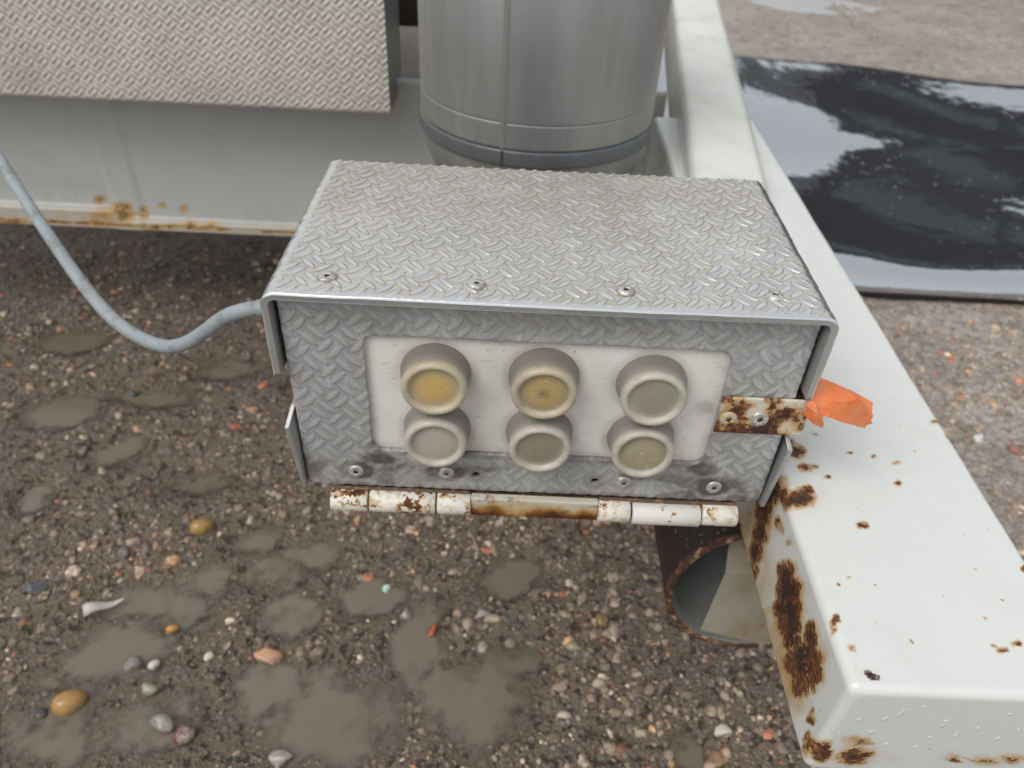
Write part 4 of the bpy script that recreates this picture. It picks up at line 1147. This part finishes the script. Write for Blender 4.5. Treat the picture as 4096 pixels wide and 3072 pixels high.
SH = link("shell", at_can(lathe([(0.0, 0.16), (CR - 0.02, 0.16), (CR, 0.14), (CR, 0.0), (CR, -0.0530), (CR, -0.0540), (CR - 0.0007, -0.0545), (CR - 0.0007, -0.0551), (CR, -0.0556), (CR, -0.0566), (CR, -0.0770), (CR, -0.0784), (CR - 0.0010, -0.0790)], 128)), M_can, CAN)
link("base", at_can(lathe([(CR - 0.002, -0.0945), (CR - 0.002, -0.110), (CR - 0.010, -0.1300), (CR - 0.016, -0.1424), (0.0, -0.1424)], 128)), M_can, CAN)
BD = link("band", at_can(lathe([(CR - 0.004, -0.0795), (CR + 0.0004, -0.0797), (CR + 0.0014, -0.0806), (CR + 0.0016, -0.0816), (CR + 0.0016, -0.0930), (CR + 0.0014, -0.0942), (CR + 0.0004, -0.0950), (CR - 0.004, -0.0952)], 128)), M_band, CAN)
N = NT("weld_seam"); M_seam = N.set(Base_Color=N.mix(N.noise(30, 4), (0.24, 0.237, 0.22), (0.31, 0.305, 0.285)), Metallic=0.5, Roughness=0.5)
sa_ = math.radians(254.5)
def seam(z0, z1, w_, r_, mat, name, parent):
    v = []
    for a_ in np.linspace(sa_ - w_ / CR / 2, sa_ + w_ / CR / 2, 7):
        k_ = 1 - ((a_ - sa_) / (w_ / CR / 2)) ** 2
        for z_ in np.linspace(z0, z1, 14):
            rr_ = r_ + 0.0008 * k_
            v.append((rr_ * math.cos(a_), 0.5 + rr_ * math.sin(a_), z_))
    me = mesh(name, v, gridfaces(7, 14))
    return link(name, me, mat, parent)
seam(-0.0785, 0.135, 0.0065, CR - 0.0001, M_seam, "weld_seam", SH)
N = NT("dark_joint"); M_joint = N.set(Base_Color=(0.03, 0.035, 0.04), Roughness=0.5)
seam(-0.0955, -0.0800, 0.0035, CR + 0.0011, M_joint, "joint", BD)

# ---------------------------------------------------------------- cable
CABLE_PTS = [(-0.1300, 0.068, -0.0530), (-0.1561, 0.070, -0.0545), (-0.1737, 0.075, -0.0607), (-0.1923, 0.080, -0.0704), (-0.2116, 0.085, -0.0871), (-0.2280, 0.090, -0.1003), (-0.2477, 0.100, -0.1110), (-0.2717, 0.115, -0.1154), (-0.2988, 0.135, -0.1140), (-0.3299, 0.165, -0.1076), (-0.3631, 0.200, -0.0964), (-0.3998, 0.240, -0.0836), (-0.4435, 0.290, -0.0708), (-0.4880, 0.340, -0.0545), (-0.5414, 0.400, -0.0406), (-0.62, 0.52, -0.02), (-0.68, 0.625, 0.0)]
N = NT("grey_blue_cable")
M_cable = N.set(Base_Color=N.mix(N.ss(N.noise(60, 5, 0.7), 0.52, 0.66, 0, 0.6), N.mix(N.noise(25, 5, 0.6), (0.22, 0.255, 0.27), (0.36, 0.395, 0.41)), (0.17, 0.155, 0.135)), Roughness=0.42, Normal=N.bump(N.noise(250, 3), 0.15, 0.0004))
cb = link("cable", tube_mesh(catmull(CABLE_PTS, 8), 0.0046, 24), M_cable)
sl_ = link("sleeve", tube_mesh(catmull([(-0.1330, 0.0682, -0.0532), (-0.1480, 0.0695, -0.0538), (-0.1600, 0.0708, -0.0556), (-0.1680, 0.0730, -0.0585)], 6), 0.0054, 20), M_cable, cb)
props(cb, "grey-blue sheathed cable looping from the left side of the control box", "cable")

# ---------------------------------------------------------------- torn orange tape on the latch
N = NT("orange_tape")
fold = N.ss(N.voronoi(70, 'DISTANCE_TO_EDGE'), 0.0, 0.02, 1, 0)
col = N.mix(N.ss(N.noise(70, 5, 0.65), 0.40, 0.68), (0.78, 0.20, 0.055), (0.72, 0.26, 0.12))
col = N.mix(N.math('MULTIPLY', fold, 0.18), col, (0.35, 0.13, 0.08))
M_tape = N.set(Base_Color=col, Roughness=0.5, Subsurface_Weight=0.1, Subsurface_Radius=(0.003, 0.001, 0.0005), Normal=N.bump(N.noise(160, 4), 0.35, 0.0008))
def ribbon(rows, name, parent, n=16):
    """rows: cross-sections of a creased strip; straight between points so that folds stay sharp"""
    rows = np.array(rows)
    t = np.linspace(0, rows.shape[0] - 1, (rows.shape[0] - 1) * n + 1)
    s = np.linspace(0, rows.shape[1] - 1, (rows.shape[1] - 1) * n + 1)
    def lerp(a, t_):
        i_ = np.minimum(t_.astype(int), a.shape[0] - 2); f_ = t_ - i_
        return a[i_] * (1 - f_)[:, None, None] + a[i_ + 1] * f_[:, None, None]
    g_ = lerp(rows, t)
    g_ = lerp(g_.transpose(1, 0, 2), s).transpose(1, 0, 2)
    cr = fbm(g_[..., 0] * 170, g_[..., 2] * 170, 4, 3) - 0.5
    g_[..., 1] += 0.0013 * np.abs(cr) + 0.0004 * (fbm(g_[..., 0] * 520, g_[..., 2] * 520, 14, 3) - 0.5); g_[..., 2] += 0.0006 * cr
    rag = 0.0016 * (fbm(np.arange(g_.shape[1]) * 0.9, np.zeros(g_.shape[1]), 8, 2) - 0.5)
    g_[-1, :, 0] += rag; g_[-1, :, 2] += rag * 0.5
    me = mesh(name, g_.reshape(-1, 3), gridfaces(g_.shape[0], g_.shape[1]))
    bm = bmesh.new(); bm.from_mesh(me); bmesh.ops.solidify(bm, geom=list(bm.faces), thickness=0.00025); bm.to_mesh(me); bm.free()
    return link(name, me, M_tape, parent, smooth=False)
TAPE = thing("orange_tape", (0.145, 0.0, -0.06), "torn curled piece of orange tape stuck behind the rusty latch", "tape")
ribbon([[(0.1370, 0.014, -0.0460), (0.1385, 0.003, -0.0520), (0.1415, 0.000, -0.0560)],
        [(0.1440, 0.018, -0.0480), (0.1470, 0.002, -0.0530), (0.1475, -0.001, -0.0600)],
        [(0.1560, 0.016, -0.0515), (0.1560, 0.000, -0.0515), (0.1570, -0.001, -0.0632)],
        [(0.1625, 0.010, -0.0510), (0.1615, -0.002, -0.0475), (0.1650, -0.001, -0.0655)],
        [(0.1740, 0.005, -0.0545), (0.1735, -0.001, -0.0600), (0.1728, 0.000, -0.0684)]], "strip", TAPE)
ribbon([[(0.1385, 0.004, -0.0495), (0.1382, 0.001, -0.0550), (0.1385, 0.002, -0.0620)],
        [(0.1425, 0.000, -0.0535), (0.1430, -0.003, -0.0575), (0.1435, -0.002, -0.0650)],
        [(0.1475, 0.000, -0.0600), (0.1485, -0.002, -0.0640), (0.1505, 0.000, -0.0697)]], "torn_flap", TAPE, 12)

# ---------------------------------------------------------------- black car bonnet lying on the ground
N = NT("bonnet_mirror_metal")  # mirror-like metal in place of black paint, to strengthen the reflections
M_mirror = N.set(Base_Color=(0.58, 0.60, 0.63), Metallic=0.95, Roughness=0.035,
                Normal=N.bump(N.math('ADD', N.math('ADD', N.noise(5, 3, 0.5), N.math('MULTIPLY', N.noise(24, 4, 0.6), 0.10)), N.math('MULTIPLY', N.ss(N.voronoi(60), 0.10, 0.22, 1, 0), N.ss(N.noise(30, 2), 0.5, 0.6, 0, 0.05))), 0.30, 0.02))
u = np.linspace(0, 1, 110); v = np.linspace(0, 1, 110)
U, V_ = np.meshgrid(u, v, indexing='ij')
bx0, bx1, by0, by1 = 0.30, 1.66, 0.862, 1.98
BXv = bx0 + (bx1 - bx0) * U + 0.04 * np.sin(V_ * 3.1) + 0.10 * V_ * (U - 0.3)
BYv = by0 + (by1 - by0) * V_ - 0.16 * sstep(U, 0.2, 1.0) * V_ - 0.02 * U
e_ = (1 - np.abs(2 * V_ - 1) ** np.where(V_ < 0.5, 26, 40)) * (1 - np.abs(2 * U - 1) ** 9)
BZv = GZ + 0.024 + 0.034 * np.clip(e_, 0, 1) ** 0.6 - 0.018 * V_ * (1 - sstep(V_, 0.4, 0.7)) + 0.060 * np.clip(V_ - 0.55 - 0.30 * (U - 0.45), 0, 1) ** 1.2 / 0.45 ** 1.2 * (1 - sstep(V_, 0.985, 1.0) * 0.2)
BZv += 0.010 * np.sin(V_ * 9 + U * 5 + 0.8) * e_ + 0.006 * np.sin(U * 17 - V_ * 6) * e_
BZv += -0.030 * np.exp(-(((U - 0.80) / 0.09) ** 2 + ((V_ - 0.22) / 0.11) ** 2)) - 0.014 * np.exp(-(((U - 0.74) / 0.12) ** 2 + ((V_ - 0.50) / 0.10) ** 2))
me = mesh("bonnet", np.stack([BXv, BYv, BZv], -1).reshape(-1, 3), gridfaces(*U.shape))
bm = bmesh.new(); bm.from_mesh(me)
be = [e for e in bm.edges if e.is_boundary]
ex = bmesh.ops.extrude_edge_only(bm, edges=be)
cen = Vector(((bx0 + bx1) / 2, (by0 + by1) / 2, 0))
for vv in [g_ for g_ in ex["geom"] if isinstance(g_, bmesh.types.BMVert)]:
    vv.co.z -= 0.020
    dd = (cen - vv.co); dd.z = 0; vv.co += dd.normalized() * 0.012
bmesh.ops.recalc_face_normals(bm, faces=bm.faces)
bm.to_mesh(me); bm.free()
bn = link("car_bonnet", me, M_mirror)
me.materials.append(M_rubber_shade)  # black edge paints the dark shadow line under the bonnet
nf = (len(u) - 1) * (len(v) - 1)
mi = np.zeros(len(me.polygons), dtype=np.int32); mi[nf:] = 1
me.polygons.foreach_set("material_index", mi)
props(bn, "glossy black car bonnet panel lying on the ground behind the drawbar", "car bonnet")

# ---------------------------------------------------------------- beyond the frame: dark van added to darken the bonnet's reflection, and a brick house
N = NT("dark_van_paint"); M_van = N.set(Base_Color=(0.006, 0.007, 0.010), Roughness=0.5, Specular_IOR_Level=0.2)
N = NT("van_glass"); M_glass = N.set(Base_Color=(0.03, 0.04, 0.045), Roughness=0.05)
VAN = thing("added_dark_van", (3.0, 5.2, GZ), "dark panel van added out of view beyond the top, to darken the bonnet reflection", "van")
side = [(1.45, -0.25), (1.40, 0.35), (1.72, 0.62), (2.10, 1.58), (2.35, 1.80), (3.2, 1.80), (3.35, 1.62), (3.35, -0.25)]
link("body", prism(side, 'y', 4.3, 6.1, 0.03), M_van, VAN, smooth=False)
link("side_window", prism([(2.05, 0.78), (2.30, 1.28), (2.85, 1.28), (2.85, 0.78)], 'y', 4.285, 4.2985), M_glass, VAN, smooth=False)
link("side_window", prism([(2.95, 0.78), (2.95, 1.28), (3.2, 1.28), (3.2, 0.78)], 'y', 4.285, 4.2985), M_glass, VAN, smooth=False)
for wx_ in (1.98, 2.85):
    wm = lathe([(0.0, -0.09), (0.20, -0.09), (0.30, -0.07), (0.33, -0.04), (0.33, 0.09), (0.0, 0.09)], 32)
    link("wheel", wm, M_rubber_shade, VAN, (wx_, 4.36, GZ + 0.335), (math.pi / 2, 0, 0))
N = NT("red_brick")
bt = N.t.nodes.new("ShaderNodeTexBrick")
bt.inputs["Color1"].default_value = (0.30, 0.09, 0.055, 1); bt.inputs["Color2"].default_value = (0.24, 0.075, 0.05, 1); bt.inputs["Mortar"].default_value = (0.35, 0.32, 0.28, 1)
bt.inputs["Scale"].default_value = 4.0
mp = N.t.nodes.new("ShaderNodeMapping"); mp.inputs["Rotation"].default_value = (math.pi / 2, 0, 0)
N.t.links.new(N.obj, mp.inputs[0]); N.t.links.new(mp.outputs[0], bt.inputs[0])
M_brick = N.set(Base_Color=bt.outputs[0], Roughness=0.8)
N = NT("dark_roof_tiles"); M_roof = N.set(Base_Color=N.mix(N.noise(8), (0.06, 0.05, 0.05), (0.11, 0.09, 0.085)), Roughness=0.7)
HOUSE = thing("brick_house", (8.0, 10.5, GZ), "red brick house far beyond the top right, mirrored in the bonnet", "house")
link("wall", box_mesh(4.8, 12.0, 8.5, 13.5, GZ, 2.6), M_brick, HOUSE, smooth=False)
link("roof", prism([(8.2, 2.55), (11.0, 4.8), (13.8, 2.55)], 'x', 4.6, 12.2), M_roof, HOUSE, smooth=False)
for hx in (5.6, 7.6, 9.6):
    wd = link("window", box_mesh(hx, hx + 1.1, 8.44, 8.497, 0.4, 1.7), M_glass, HOUSE, smooth=False)
    link("sill", box_mesh(hx - 0.08, hx + 1.18, 8.36, 8.497, 0.30, 0.395), M_alu, wd, smooth=False)
